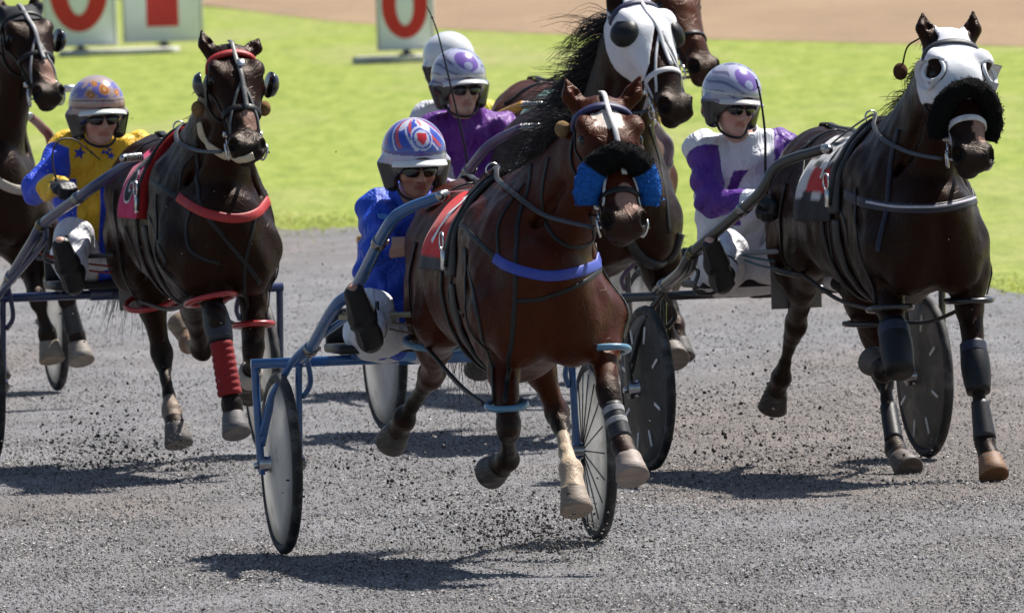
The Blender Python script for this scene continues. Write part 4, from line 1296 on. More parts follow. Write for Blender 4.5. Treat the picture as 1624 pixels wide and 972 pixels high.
def stone_col(r, k):
    g = np.exp(r.normal(size=k) * .75) * .125; g[big] = .05; t = r.uniform(size=k)[:, None]
    return np.clip(g[:, None] * (np.array([1.0, .965, .98]) * (1 - t) + np.array([1.1, .95, .85]) * t), .03, .5)
crumbs('gravel', gp, sz, stone_col, M_STONE, .6, 3)

# grass blades where the turf meets the track and around the boards
M_BLADE = painted('grass blade', .6, var=.2, nscale=3, bstr=0, spec=.2)
nt_ = M_BLADE.node_tree; b_ = nt_.nodes['Principled BSDF']
tr_ = nt_.nodes.new('ShaderNodeBsdfTranslucent'); mx_ = nt_.nodes.new('ShaderNodeMixShader'); mx_.inputs[0].default_value = .5
nt_.links.new(b_.inputs['Base Color'].links[0].from_socket, tr_.inputs['Color'])
nt_.links.new(b_.outputs[0], mx_.inputs[1]); nt_.links.new(tr_.outputs[0], mx_.inputs[2]); nt_.links.new(mx_.outputs[0], nt_.nodes['Material Output'].inputs['Surface'])
NB = 9000
bx = rng.uniform(-5.2, 5.2, NB); u = rng.normal(size=NB) * 1.3; by = edge_y(bx) + u + .9
hgt = rng.uniform(.003, .011, NB) * (1 + .8 * np.sin(bx * 1.9 + by * .3) * np.sin(by * .21))
wd = rng.uniform(.006, .012, NB); an = rng.uniform(0, 3.14, NB); ln = rng.normal(size=(NB, 2)) * .02
b0 = np.stack([bx - np.cos(an) * wd, by - np.sin(an) * wd, np.full(NB, -.008)], 1); b1 = np.stack([bx + np.cos(an) * wd, by + np.sin(an) * wd, np.full(NB, -.008)], 1)
tp = np.stack([bx + ln[:, 0], by + ln[:, 1], hgt], 1)
vv = np.stack([b0, b1, tp], 1).reshape(-1, 3)
gt = rng.uniform(size=NB)[:, None]; gc = V(.28, .33, .055) * (1 - gt) + V(.40, .41, .12) * gt
dryb = rng.uniform(size=NB) < .12; gc[dryb] = V(.36, .31, .16)
solo('grass', vv, np.arange(NB * 3).reshape(-1, 3), M_BLADE, np.repeat(gc, 3, 0), kind='stuff')

# ------------------------------------------------------------------ distance boards
def board(name, px, py, wpx, bot_px, digit, label, slab=None, yaw=-6):
    g = ground(px, py); dist = g[1]; s = FPX / dist
    w = wpx / s; zb = (py - bot_px) / s; h = w * 1.45
    t = thing('distance_board', label, 'number board', 'distance boards on the grass', loc=(g[0], g[1], 0), rot=R(yaw))
    m = MB().box((0, 0, zb + h / 2), (w, .05, h), bev=.2, col=V(.86, .91, 1.0)); part('panel', m, M_BOARD, t)
    m = MB()
    for x in (-w / 2 + .012, w / 2 - .012): m.box((x, -.004, zb + h / 2), (.022, .062, h + .004), bev=.2, col=V(.5, .5, .52))
    m.box((0, -.004, zb - .001), (w, .062, .024), bev=.2, col=V(.55, .55, .57)); m.box((0, -.004, zb + h), (w, .062, .024), bev=.2, col=V(.55, .55, .57))
    part('frame', m, M_BOARD, t)
    m = MB().box((0, .02, zb / 2), (.075, .06, zb + .1), bev=.2, col=V(.02, .02, .022)); m.box((0, .02, .012), (.16, .14, .02), bev=.2, col=V(.02, .02, .022)); part('post', m, M_PAINT, t)
    # the numeral
    m = MB(); red = V(.62, .022, .022); y0, y1 = -.026, -.031
    if digit == '0':
        a = np.linspace(0, 2 * math.pi, 48, endpoint=False)
        cx, cz, ro, rz, ri, riz = 0, zb + h * .52, w * .40, h * .40, w * .155, h * .245
        o = np.stack([cx + ro * np.cos(a), np.full(48, y1), cz + rz * np.sin(a)], 1); i_ = np.stack([cx + ri * np.cos(a), np.full(48, y1), cz + riz * np.sin(a)], 1)
        ob = o + V(0, y0 - y1, 0); ib = i_ + V(0, y0 - y1, 0)
        f = []
        for k in range(48):
            j = (k + 1) % 48
            f += [(k, j, 48 + j, 48 + k), (k + 96, k, 48 * 0 + k, 96 + k)[:0] or (96 + k, 96 + j, j, k), (48 + k, 48 + j, 144 + j, 144 + k)]
        m.add(np.concatenate([o, i_, ob, ib]), f, red)
    else:
        m.box((0, -.0285, zb + h * .52), (w * .40, .005, h * .80), bev=.1, col=red)
        m.box((-w * .22, -.0285, zb + h * .84), (w * .14, .005, h * .12), bev=.1, col=red)
    part('numeral', m, M_BOARD, t, smooth=False)
    if slab:
        o = thing('concrete_plinth', slab[2], 'plinth', 'plinths under the boards', loc=(g[0] + slab[3], g[1], 0), rot=R(yaw))
        m = MB().box((0, 0, slab[1] / 2 - .006), (slab[0], .62, slab[1]), bev=.25, col=V(.62, .60, .55)); part('slab', m, M_CONC, o)
        t.location.z = slab[1] - .01
    return t
board('distance_board', 128, 88, 118, 79, '0', 'white board with a red zero at far left, beside the board showing a red one', (1.25, .06, 'pale concrete plinth under the left pair of number boards', .42))
board('distance_board', 260, 80, 128, 72, '1', 'white board with a broad red numeral one, right of the left zero board')
bpy.data.objects['distance_board.001'].location.z = .05
board('distance_board', 645, 98, 92, 87, '0', 'white board with a red zero standing alone behind the white helmet', (.85, .07, 'short pale concrete plinth under the lone zero board', -.10))
# ------------------------------------------------------------------ the rigs
RA = Rig(700, 868, 11.5); RD = Rig(1252, 736, 16.5); RB = Rig(203, 730, 12)
RC = Rig(-105, 628, 11); RE = Rig(822, 676, 15); RF_ = Rig(800, 612, 18)
SMALLGREY = V(.34, .33, .33)

# ---- horse A, the leading bay
A = build_horse(RA, dict(
    dz=-0.10, label='bright bay horse in the middle with a blue and black fleece noseband', poll=(955, 166, 2.12), muzzle=(993, 366, 2.52), hyaw=6, hroll=2,
    earL=(897, 124, 2.08), earR=(1018, 116, 2.08), coat=(.058, .0125, .005), star=(.12, .0, .048), snip=(.50, .012, .035), girthscale=1.04,
    RF=[(795, 535, 1.72), (806, 680, 2.02), (806, 728, 1.80), (792, 740, 1.72), (774, 752, 1.62)],
    LF=[(955, 510, 1.82), (965, 625, 2.14), (988, 706, 2.26), (997, 728, 2.32), (1006, 768, 2.40)],
    RH=[(700, 505, .72), (683, 596, .26), (641, 664, .02), (631, 683, -.06), (613, 712, -.16)],
    LH=[(830, 515, .90), (884, 655, .86), (905, 745, 1.16), (909, 778, 1.24), (917, 822, 1.30)],
    socks={'LH': (.55, (.52, .42, .32))}, hoofcol={'LH': (.33, .26, .20), 'LF': (.34, .27, .23), 'RF': (.06, .05, .045)},
    du=.03, mane_dir=V(-1.0, .75, .0), mane_len=.24, mane_n=620, mane_sag=.45, mane_col=(.013, .009, .008), tail_dir=V(.30, .95, -.30), tail_len=.78, seed=4))
BLUE = V(.035, .06, .36); LBLUE = V(.10, .24, .36)
strap(A, 'breast_collar', [(785, 409), (800, 420), (830, 431), (870, 438), (910, 433), (945, 421), (962, 408), (970, 398)], .040, .007, BLUE, M_WEB)
strap(A, 'strap', [(728, 350), (745, 370), (765, 390), (788, 411)], .022)
strap(A, 'strap', [(842, 262), (838, 300), (822, 345), (819, 400), (817, 470), (810, 560), (800, 640)], .018)
strap(A, 'strap', [(832, 290), (800, 335), (789, 365), (791, 405)], .014)
strap(A, 'strap', [(870, 250), (860, 300), (862, 340), (878, 375), (905, 392), (935, 388), (962, 365)], .016)
strap(A, 'strap', [(820, 478), (860, 474), (905, 458), (940, 438), (955, 424)], .016)
strap(A, 'strap', [(735, 395), (748, 450), (758, 500), (768, 545)], .020)
strap(A, 'strap', [(722, 400), (716, 440), (712, 480), (735, 500)], .016)
saddlery(A, V(.016, .016, .018), V(.62, .018, .02), tab=True, cloth_drop=84, cloth=(1.0, 1.42), cloth_fn=lambda i, j: V(.64, .016, .018) if j < .86 else V(.045, .045, .05))
number_on(A, A['th'].children[-1] if False else [c for c in A['th'].children if c.name.startswith('saddle_cloth')][0], '7', 1.20, 1.30, .26, V(.8, .8, .8))
brA = bridle(A, brow=True, browcol=V(.02, .022, .09), overcheck=V(.55, .54, .54), nose_t=.46)
fleece(A, [A['H'](.45, -.05, -.092), A['H'](.41, -.01, -.092), A['H'](.355, .045, -.070), A['H'](.335, .095, -.022), A['H'](.335, .095, .022), A['H'](.355, .045, .070), A['H'](.41, -.01, .092), A['H'](.45, -.05, .092)],
       [.040, .052, .054, .050, .050, .054, .052, .040], lambda t: V(.012, .012, .013) if .27 < t < .73 else V(.03, .19, .70), 5, n=7)
for s in (-1, 1):
    m = MB().ball(A['H'](.03, -.11, s * .112), (.030, .034, .032), 16, col=V(.42, .27, .13)); part('ear_plug', m, M_FLEECE, A['th'])
def loops(ctx, rf, lf, rh, lh, col, line=True):
    """hopples: a loop round each foreleg and gaskin, a line joining the two on each side"""
    pts = {}
    for k, (f, r, tl, ro) in (('RF', rf), ('LF', lf), ('RH', rh), ('LH', lh)):
        J = ctx['legs'][k]; c = J[0] * (1 - f) + J[1] * f
        hopple(ctx, c, r, r * 1.12, col, tl, ro); pts[k] = c
    if line:
        for a, b, s in (('RF', 'RH', -1), ('LF', 'LH', 1)):
            p, q = pts[a], pts[b]
            m = MB().tube(spline([p + V(s * .07, .06, .0), (p + q) / 2 + V(s * .05, 0, -.04), q + V(s * .07, -.08, .0)], 10), .009, 8, col=LEA); part('hopple_line', m, M_LEATHER, ctx['th'])
            for e, w in ((p, 1.75), (q, .8)):
                h = ctx['surf'].hit(ctx['L'](s * .7, w, 1.30), V(-s, 0, 0))
                if h:
                    P, N = ctx['surf'].lay(spline([h[0], (h[0] + e) / 2 + V(s * .15, 0, 0), e + V(s * .09, 0, .02)], 8), .004); m = MB().ribbon(P, N, .016, .005, LEA); part('hopple_hanger', m, M_LEATHER, ctx['th'])
loops(A, (.74, .072, 8, 4), (.40, .088, -10, 0), (.40, .120, 10, 0), (.35, .12, 0, 0), LBLUE)
J = A['legs']['LF']
for a in (.30, .52): wrap(A, 'boot_strap', J[1] * (1 - a) + J[2] * a, J[1] * (.9 - a) + J[2] * (a + .1), .043, .042, SMALLGREY, M_LEATHER)
wrap(A, 'shin_boot', J[1] * .78 + J[2] * .22, J[1] * .12 + J[2] * .88, .040, .042, V(.035, .035, .038), M_LEATHER)

def reins(ctx, drv_hand, w_t=1.44, col=V(.05, .048, .05)):
    H, L, surf = ctx['H'], ctx['L'], ctx['surf']
    for s in (-1, 1):
        b = H(.555, -.06, s * .085); c = surf.hit(L(s * .07, w_t, 2.2), V(0, 0, -1))[0] + V(0, 0, .05)
        mids = []
        for k in (.2, .4, .6, .8):
            p = b * (1 - k) + c * k + V(s * .05, 0, -.035) * math.sin(k * math.pi)
            q, nq = surf.near(p)
            if np.dot(p - q, nq) < .012: p = q + nq * .014
            mids.append(p)
        pts = [b] + mids + [c, c * .5 + drv_hand * .5 + V(0, 0, .05), drv_hand + V(s * .03, -.04, .02)]
        P = spline(pts, 9); N = np.tile(V(s * .5, -.2, .8), (len(P), 1)); T = np.gradient(P, axis=0)
        N = N - T * (np.sum(N * T, 1) / np.sum(T * T, 1))[:, None]; N /= np.linalg.norm(N, axis=1)[:, None]
        m = MB().ribbon(P, N, .020, .005, col); part('rein', m, M_LEATHER, ctx['th'])

def local_rt(rig, seat_u): return rig
# ---- horse D, the dark horse at right
D = build_horse(RD, dict(
    dz=-0.09, label='dark brown horse at far right in a white hood and black fleece noseband', poll=(1508, 62, 2.12), muzzle=(1546, 262, 2.50), hyaw=8, hroll=2,
    earL=(1462, 18, 2.06), earR=(1543, 16, 2.06), coat=(.015, .0052, .0033), snip=(.47, .03, .030), girthscale=1.04,
    RF=[(1402, 430, 1.76), (1425, 572, 2.06), (1402, 588, 1.82), (1397, 582, 1.76), (1383, 572, 1.68)],
    LF=[(1532, 430, 1.84), (1546, 575, 2.02), (1562, 700, 2.16), (1570, 728, 2.22), (1580, 768, 2.30)],
    RH=[(1285, 395, .70), (1262, 515, .24), (1238, 600, .02), (1231, 622, -.06), (1221, 664, -.13)],
    LH=[(1378, 470, .95), (1400, 590, .84), (1420, 712, 1.14), (1428, 728, 1.22), (1448, 752, 1.32)],
    hoofcol={'LF': (.26, .13, .06), 'RF': (.11, .085, .065), 'LH': (.10, .08, .065), 'RH': (.05, .042, .038)},
    du=.02, mane_dir=V(-.6, .9, -.1), mane_len=.15, mane_n=360, mane_col=(.010, .008, .007), tail_dir=V(.1, 1, -.3), tail_len=.5, seed=5))
strap(D, 'breast_collar', [(1340, 308), (1358, 317), (1385, 325), (1440, 331), (1490, 330), (1530, 322), (1555, 312), (1564, 298)], .042, .006, V(.02, .018, .03), M_WEB)
strap(D, 'breast_collar_piping', [(1375, 321), (1410, 327), (1440, 329), (1490, 328), (1530, 320), (1555, 310)], .012, .009, V(.5, .48, .55), M_WEB)
strap(D, 'strap', [(1425, 205), (1412, 260), (1407, 330), (1395, 380), (1392, 400)], .024, .006, V(.016, .015, .03))
strap(D, 'strap', [(1335, 285), (1330, 330), (1340, 350), (1345, 390)], .022)
strap(D, 'strap', [(1312, 330), (1318, 390), (1330, 460)], .018)
strap(D, 'strap', [(1282, 225), (1272, 280), (1280, 330)], .016)
def dcloth(i, j):
    k = (int(i * 3.99) + int(j * 7)) % 2
    if j > .80: return V(.022, .022, .024)
    if .50 < j < .72: return V(.55, .03, .03) if i > .3 else V(.65, .63, .62)
    return V(.62, .60, .60) if k else V(.03, .03, .033)
saddlery(D, V(.014, .014, .017), V(.5, .02, .02), cloth_fn=dcloth, cloth=(1.0, 1.42))
clD = [c for c in D['th'].children if c.name.startswith('saddle_cloth')][0]
number_on(D, clD, '4', 1.26, 1.30, .17, V(.75, .74, .73))
brD = bridle(D, brow=True, browcol=V(.03, .03, .04), overcheck=None, nose_t=.43, cheekcol=V(.62, .62, .64), nose_w=.026)
fleece(D, [D['H'](.45, -.06, -.086), D['H'](.40, -.01, -.090), D['H'](.345, .055, -.070), D['H'](.32, .10, -.022), D['H'](.32, .10, .022), D['H'](.345, .055, .070), D['H'](.40, -.01, .090), D['H'](.45, -.06, .086)],
       [.036, .046, .044, .040, .040, .044, .046, .036], lambda t: V(.011, .011, .011), 6, n=7)
def hood(ctx, t0, t1, eye_r=.052, cups=None, col=V(.72, .72, .76), nose=1.0):
    t, fr, la, hs = ctx['t'], ctx['fr'], ctx['la'], ctx['hs']
    m = (t > t0) & (t < t1 - .9 * np.clip(-fr - .02, -.02, .1)) & (np.abs(la) < .15) & (np.abs(fr) < .19) & (fr > -.155)
    m &= t < nose + 3.2 * np.abs(la) + .8 * np.clip(-fr, 0, 1)
    for s in (-1, 1):
        m &= ~(np.linalg.norm(ctx['v'] - ctx['H'](.195, .036, s * .088), axis=1) < eye_r * hs)
        e = ctx['H'](.02, -.03, s * .072); m &= np.linalg.norm(ctx['v'] - e, axis=1) > .058 * hs
    m &= ~((np.abs(la) > .055) & (t < -.03))
    v, f, used = patch(ctx['v'], ctx['f'], ctx['N'], m, .009, .007)
    h = part('hood', (v, f, np.tile(col, (len(v), 1))), M_CLOTH, ctx['th'])
    if cups is not None:
        for s in (-1, 1):
            c = ctx['H'](.195, .022, s * .098); ax = unit(ctx['l'] * s * .72 + ctx['n'] * .62 - ctx['d'] * .1)
            mb = MB(); r = .060 * hs
            if cups == 'open':
                mb.lathe([(r * .9, -.01), (r * 1.02, .015), (r * 1.06, .04), (r * 1.0, .043), (r * .95, .016), (r * .84, -.008)], c, unit(ctx['l'] * s + ctx['d'] * .35), 26, col=col, cap=False)
                ey = ctx['H'](.195, .034, s * .090); ea = unit(ctx['l'] * s * .66 + ctx['n'] * .72); ex = unit(ctx['d'] - ea * np.dot(ctx['d'], ea))
                an = np.linspace(0, 2 * math.pi, 28, endpoint=False); rim = ey + .046 * hs * (np.cos(an)[:, None] * ex + np.sin(an)[:, None] * np.cross(ea, ex))
                part('eye_rim', MB().tube(rim + ea * .012, .0085, 8, True, col=col), M_CLOTH, h)
                half = MB(); v2, f2, c2 = mb.data()
                keep = [q for q in f2 if np.mean([(v2[i] - c) @ (ctx['n'] * .9 - ctx['d'] * .2) for i in q]) < .022]
                half.add(v2, keep, c2); part('eye_cup', half, M_CLOTH, h)
            else:
                mb.lathe([(r * 1.06, -.012), (r * 1.08, .01), (r * .95, .026), (r * .6, .040), (.001, .046)], c, ax, 28, col=V(.010, .010, .011)); part('eye_cup', mb, M_LEATHER, h)
    return h
hood(D, -.07, .325, .046, 'open')
for s in (-1, 1):
    m = MB().ball(D['H'](.05, -.17, s * .135), (.030, .034, .036), 16, col=V(.13, .06, .035)); m.tube(spline([D['H'](.05, -.15, s * .135), D['H'](-.02, -.10, s * .12), D['H'](-.03, -.05, s * .09)], 5), .004, 5, col=LEA); part('ear_plug', m, M_FLEECE, D['th'])
loops(D, (.42, .088, -6, 0), (.32, .092, 0, 0), (.26, .13, 8, 0), (.35, .12, 0, 0), V(.02, .02, .023))
J = D['legs']['RF']; wrap(D, 'knee_boot', J[0] * .42 + J[1] * .58, J[1] + unit(J[1] - J[0]) * .06, .056, .058, V(.010, .010, .012), M_LEATHER, bulge=.012)
wrap(D, 'boot_strap', J[0] * .36 + J[1] * .64, J[0] * .26 + J[1] * .74, .066, .066, V(.03, .035, .06), M_LEATHER)
J = D['legs']['LF']; wrap(D, 'knee_boot', J[0] * .22 + J[1] * .78, J[1] * .62 + J[2] * .38, .050, .049, V(.010, .010, .012), M_LEATHER, bulge=.012)
wrap(D, 'boot_strap', J[0] * .20 + J[1] * .80, J[0] * .10 + J[1] * .90, .056, .057, V(.03, .035, .06), M_LEATHER)
wrap(D, 'shin_boot', J[1] * .50 + J[2] * .50, J[2] + V(0, 0, .01), .037, .048, V(.028, .028, .03), M_LEATHER)
J = D['legs']['LH']; wrap(D, 'shin_boot', J[1] * .55 + J[2] * .45, J[1] * .1 + J[2] * .9, .036, .040, V(.014, .014, .016), M_LEATHER)

# ---- horse B, dark bay at left with the red harness
RED = V(.42, .022, .022)
Bh = build_horse(RB, dict(
    dz=-0.09, label='dark bay horse left of centre with red browband and red breast strap', poll=(366, 82, 2.08), muzzle=(395, 245, 2.46), hyaw=5, hroll=2,
    earL=(318, 46, 2.02), earR=(411, 60, 2.02), coat=(.016, .0056, .0035), snip=(.44, .02, .03),
    RF=[(318, 420, 1.78), (345, 508, 2.13), (367, 640, 2.20), (370, 660, 2.22), (378, 700, 2.28)],
    LF=[(402, 420, 1.76), (402, 560, 1.92), (398, 590, 1.70), (394, 606, 1.64), (397, 628, 1.58)],
    RH=[(232, 420, .72), (256, 560, .74), (272, 652, .98), (278, 676, 1.05), (287, 718, 1.10)],
    LH=[(300, 440, .60), (318, 550, .18), (300, 545, -.05), (296, 530, -.10), (288, 512, -.16)],
    hoofcol={'RF': (.13, .12, .115), 'RH': (.13, .115, .105), 'LH': (.30, .22, .15), 'LF': (.05, .035, .03)}, socks={'RH': (.93, (.26, .21, .17)), 'LH': (.8, (.30, .2, .14))},
    du=.075, mane_dir=V(-.5, .9, -.1), mane_len=.13, mane_n=360, tail_dir=V(-.15, .9, -.45), tail_len=.6, seed=6, forelock_col=(.04, .035, .035)))
strap(Bh, 'breast_collar', [(283, 313), (300, 325), (325, 338), (360, 346), (390, 345), (412, 335), (425, 318)], .040, .008, RED, M_WEB)
strap(Bh, 'strap', [(238, 288), (258, 300), (282, 313)], .026)
strap(Bh, 'strap', [(312, 225), (312, 270), (318, 325), (345, 365), (372, 398), (395, 425), (412, 450)], .020)
strap(Bh, 'strap', [(312, 240), (290, 265), (284, 300)], .012)
strap(Bh, 'strap', [(302, 335), (295, 360), (300, 395), (325, 412), (350, 418)], .016)
strap(Bh, 'strap', [(405, 345), (395, 390), (388, 430), (390, 500)], .016)
strap(Bh, 'strap', [(232, 325), (245, 370), (265, 420)], .022)
strap(Bh, 'strap', [(198, 360), (215, 400), (232, 445)], .014)
strap(Bh, 'neck_strap', [(317, 195), (322, 218), (338, 236), (362, 249), (385, 253), (402, 247)], .034, .008, V(.62, .52, .36), M_WEB)
saddlery(Bh, RED, V(.60, .02, .13), pad_w=.09, pad_t=.028, cloth_drop=88, cloth=(1.0, 1.42), cloth_fn=lambda i, j: V(.60, .02, .13))
clB = [c for c in Bh['th'].children if c.name.startswith('saddle_cloth')][0]
number_on(Bh, clB, '6', 1.18, 1.27, .27, V(.012, .012, .014), outline=V(.75, .72, .74))
brB = bridle(Bh, brow=True, browcol=RED, nose_t=.38, overcheck=V(.12, .12, .12), nose_w=.030)
m = MB(); m.box(Bh['H'](.15, .095, .01), (.030, .035, .010), Bh['MH'], bev=.4, col=SIL); part('brow_star', m, M_METAL, brB)
def blinkers(ctx, br, col=V(.012, .012, .013)):
    for s in (-1, 1):
        c = ctx['H'](.185, -.02, s * .125); mb = MB(); r = .062 * ctx['hs']
        mb.lathe([(r * .98, 0), (r, .006), (r * .8, .028), (r * .4, .040), (.001, .044), (.001, .040), (r * .4, .035), (r * .78, .022), (r * .92, .001)], c - ctx['l'] * s * .0, unit(ctx['l'] * s + ctx['n'] * -.25), 24, col=col)
        part('blinker', mb, M_SHELL, br)
blinkers(Bh, brB)
for s in (-1, 1):
    m = MB().ball(Bh['H'](.20, -.17, s * .125), (.030, .034, .034), 16, col=V(.40, .24, .11)); part('ear_plug', m, M_FLEECE, Bh['th'])
loops(Bh, (.62, .105, -10, 8), (.68, .082, -6, 0), (.40, .115, 12, 14), (.4, .11, 0, 0), RED)
J = Bh['legs']['RF']; wrap(Bh, 'bandage', J[1] * .74 + J[2] * .26, J[1] * .10 + J[2] * .90, .046, .049, V(.26, .016, .018), M_CLOTH, ridges=8)
wrap(Bh, 'knee_boot', J[0] * .20 + J[1] * .80, J[1] * .74 + J[2] * .26, .052, .052, V(.035, .037, .045), M_LEATHER, bulge=.008)
J = Bh['legs']['LF']; wrap(Bh, 'boot_strap', J[2] * .9 + J[1] * .1 + V(0, 0, .0), J[2] * .2 + J[3] * .8, .052, .052, V(.42, .38, .34), M_WEB)

# ---- horse C at the left edge
C_ = build_horse(RC, dict(h=.011,
    dz=-0.06, label='nearly black horse cut off by the left edge, in blinkers', poll=(32, 22, 2.05), muzzle=(80, 158, 2.45), hyaw=14, hroll=4,
    earL=(2, -8, 2.0), earR=(50, -12, 2.0), coat=(.018, .008, .006), snip=(.46, .02, .04),
    RF=[(45, 400, 1.80), (58, 470, 2.02), (75, 528, 2.0), (78, 545, 2.0), (84, 580, 2.04)],
    LF=[(92, 395, 1.84), (105, 468, 2.06), (120, 530, 2.02), (124, 548, 2.03), (131, 578, 2.08)],
    RH=[[-.17, .80, .95], [-.17, .45, .60], [-.17, .2, .35], [-.17, .12, .28], [-.17, .06, .20]],
    LH=[[.17, .95, .95], [.15, .85, .55], [.13, 1.1, .28], [.13, 1.15, .20], [.13, 1.2, .11]],
    hoofcol={'RF': (.24, .19, .13), 'LF': (.26, .22, .18)}, mane_n=140, mane_len=.2, tail_dir=V(.2, 1, -.4), seed=8))
brC = bridle(C_, brow=True, nose_t=.34, overcheck=V(.25, .25, .26), nose_w=.028)
blinkers(C_, brC)
t, fr, la = C_['t'], C_['fr'], C_['la']
v, f, us = patch(C_['v'], C_['f'], C_['N'], (t > -.05) & (t < .12 - .3 * np.abs(la)) & (np.abs(la) < .13) & (fr > -.03), .008)
part('brow_pad', (v, f, np.tile(V(.014, .015, .022), (len(v), 1))), M_CLOTH, C_['th'])
saddlery(C_, V(.014, .014, .017), V(.5, .5, .52), w_pad=1.46)
strap(C_, 'breast_collar', [(-30, 262), (0, 290), (30, 302), (70, 300), (95, 280)], .045, .012, V(.42, .36, .30), M_WEB)
m = MB(); m.lathe([(.012, 0), (.018, .01), (.018, .05), (.012, .07)], C_['H'](.53, -.02, .075), C_['l'], 12, col=SIL); part('bit_burr', m, M_METAL, brC)
wrapJ = C_['legs']['LF']; wrap(C_, 'shin_boot', wrapJ[1] * .8 + wrapJ[2] * .2, wrapJ[2], .038, .045, V(.04, .04, .045), M_LEATHER)

# ---- horse E, hooded, behind the leader
E_ = build_horse(RE, dict(h=.010,
    dz=-0.08, label='brown horse behind the bay one, white hood with black eye cups', poll=(1002, 2, 1.95), muzzle=(1078, 182, 2.34), hyaw=26, hroll=6,
    earL=(975, -48, 1.9), earR=(1032, -50, 1.9), coat=(.017, .006, .004),
    RF=[[-.15, 1.72, .92], [-.14, 1.98, .62], [-.14, 1.75, .50], [-.14, 1.68, .44], [-.14, 1.6, .36]],
    LF=[(1052, 430, 1.80), (1055, 490, 2.02), (1062, 540, 1.98), (1065, 552, 2.0), (1074, 578, 2.10)],
    RH=[[-.17, .75, .95], [-.17, .35, .58], [-.17, .05, .38], [-.17, .0, .32], [-.17, -.06, .24]],
    LH=[[.17, .95, .95], [.15, .85, .55], [.13, 1.15, .28], [.13, 1.2, .20], [.13, 1.26, .10]],
    hoofcol={'LF': (.16, .13, .11)}, mane_dir=V(-1.0, .8, .0), mane_len=.36, mane_n=700, mane_sag=.4, mane_col=(.012, .009, .009), tail_dir=V(.2, 1, -.4), seed=9))
hood(E_, -.12, .44, .0, 'closed', V(.74, .74, .77), .20)
brE = bridle(E_, brow=True, browcol=V(.03, .03, .08), nose_t=.42, overcheck=V(.66, .66, .68), cheekcol=V(.66, .66, .68), nose_w=.024)
def ecloth(i, j): return V(.02, .02, .022) if (int(j * 9) % 2) else V(.30, .24, .34)
saddlery(E_, V(.015, .015, .016), V(.2, .1, .25), cloth_fn=ecloth)
strap(E_, 'breast_collar', [(985, 360), (1010, 400), (1040, 418), (1065, 405), (1078, 370)], .05, .02, V(.02, .02, .022), M_LEATHER)
strap(E_, 'strap', [(1030, 200), (1045, 250), (1055, 300), (1062, 370)], .022)
strap(E_, 'strap', [(1045, 190), (1066, 240), (1072, 300)], .018)
# ---- horse F, farthest
Fh_ = build_horse(RF_, dict(h=.012,
    label='chestnut brown horse mostly hidden behind the hooded horse', poll=(1052, -32, 2.05), muzzle=(1122, 118, 2.45), hyaw=24, hroll=4, coat=(.075, .024, .012), dz=-.04,
    RF=[[-.15, 1.72, .92], [-.14, 1.98, .62], [-.14, 1.75, .50], [-.14, 1.68, .44], [-.14, 1.6, .36]],
    LF=[[.15, 1.82, .92], [.15, 2.06, .60], [.15, 2.18, .34], [.15, 2.22, .26], [.15, 2.27, .17]],
    RH=[[-.17, .75, .95], [-.17, .35, .58], [-.17, .05, .38], [-.17, .0, .32], [-.17, -.06, .24]],
    LH=[[.17, .95, .95], [.15, .85, .55], [.13, 1.15, .28], [.13, 1.2, .20], [.13, 1.26, .10]],
    mane_n=120, tail_dir=V(.2, 1, -.4), seed=10))
brF = bridle(Fh_, brow=True, nose_t=.40)
saddlery(Fh_, V(.03, .10, .08), V(.10, .30, .26), w_pad=1.46, cloth_fn=lambda i, j: V(.22, .42, .38) if int(j * 8) % 2 else V(.02, .03, .03))

# ------------------------------------------------------------------ sulkies
SA = build_sulky(RA, dict(label='blue sulky with grey disc wheels behind the middle bay horse', col=(.030, .115, .30), disc=(.80, .79, .77), spokes=True, seat=(-.20, .80),
    shaft=[(706, 309, 1.38), (640, 335, 1.2), (612, 365, 1.1), (565, 455, .65), (530, 488, .5), (489, 560, .15), (478, 572, .0)]))
SD = build_sulky(RD, dict(label='dark bronze sulky with black reflector disc wheels at right', col=(.045, .042, .040), disc=(.13, .125, .12), reflectors=True, seat=(-.2, .80), strutcol=(.3, .3, .3), cordcol=(.10, .25, .30), guard=True,
    shaft=[(1308, 236, 1.38), (1235, 262, 1.2), (1200, 312, 1.1), (1105, 395, .65), (1080, 430, .5), (1050, 455, .15), (1042, 462, .0)]))
SB = build_sulky(RB, dict(label='navy blue sulky behind the red harnessed horse at left', col=(.028, .04, .115), disc=(.75, .74, .72), seat=(-.12, .80), strutcol=(.03, .03, .03), cordcol=(.35, .06, .04), guard=True,
    shaft=[(222, 249, 1.38), (180, 275, 1.2), (140, 303, 1.1), (72, 352, .65), (50, 385, .5), (14, 445, .15), (6, 462, .0)]))
SC = build_sulky(RC, dict(label='sulky with faded red forks and white discs at the left edge', col=(.20, .035, .03), disc=(.8, .79, .77)))
SE = build_sulky(RE, dict(label='purple sulky with white disc wheels behind the hooded horse', col=(.10, .055, .13), forkcol=(.13, .12, .12), disc=(.75, .74, .73), seat=(-.2, .80)))
SF = build_sulky(RF_, dict(label='yellow sulky farthest back, its shaft beside the white and yellow driver', col=(.60, .27, .02), disc=(.5, .5, .5), seat=(-.2, .80)))

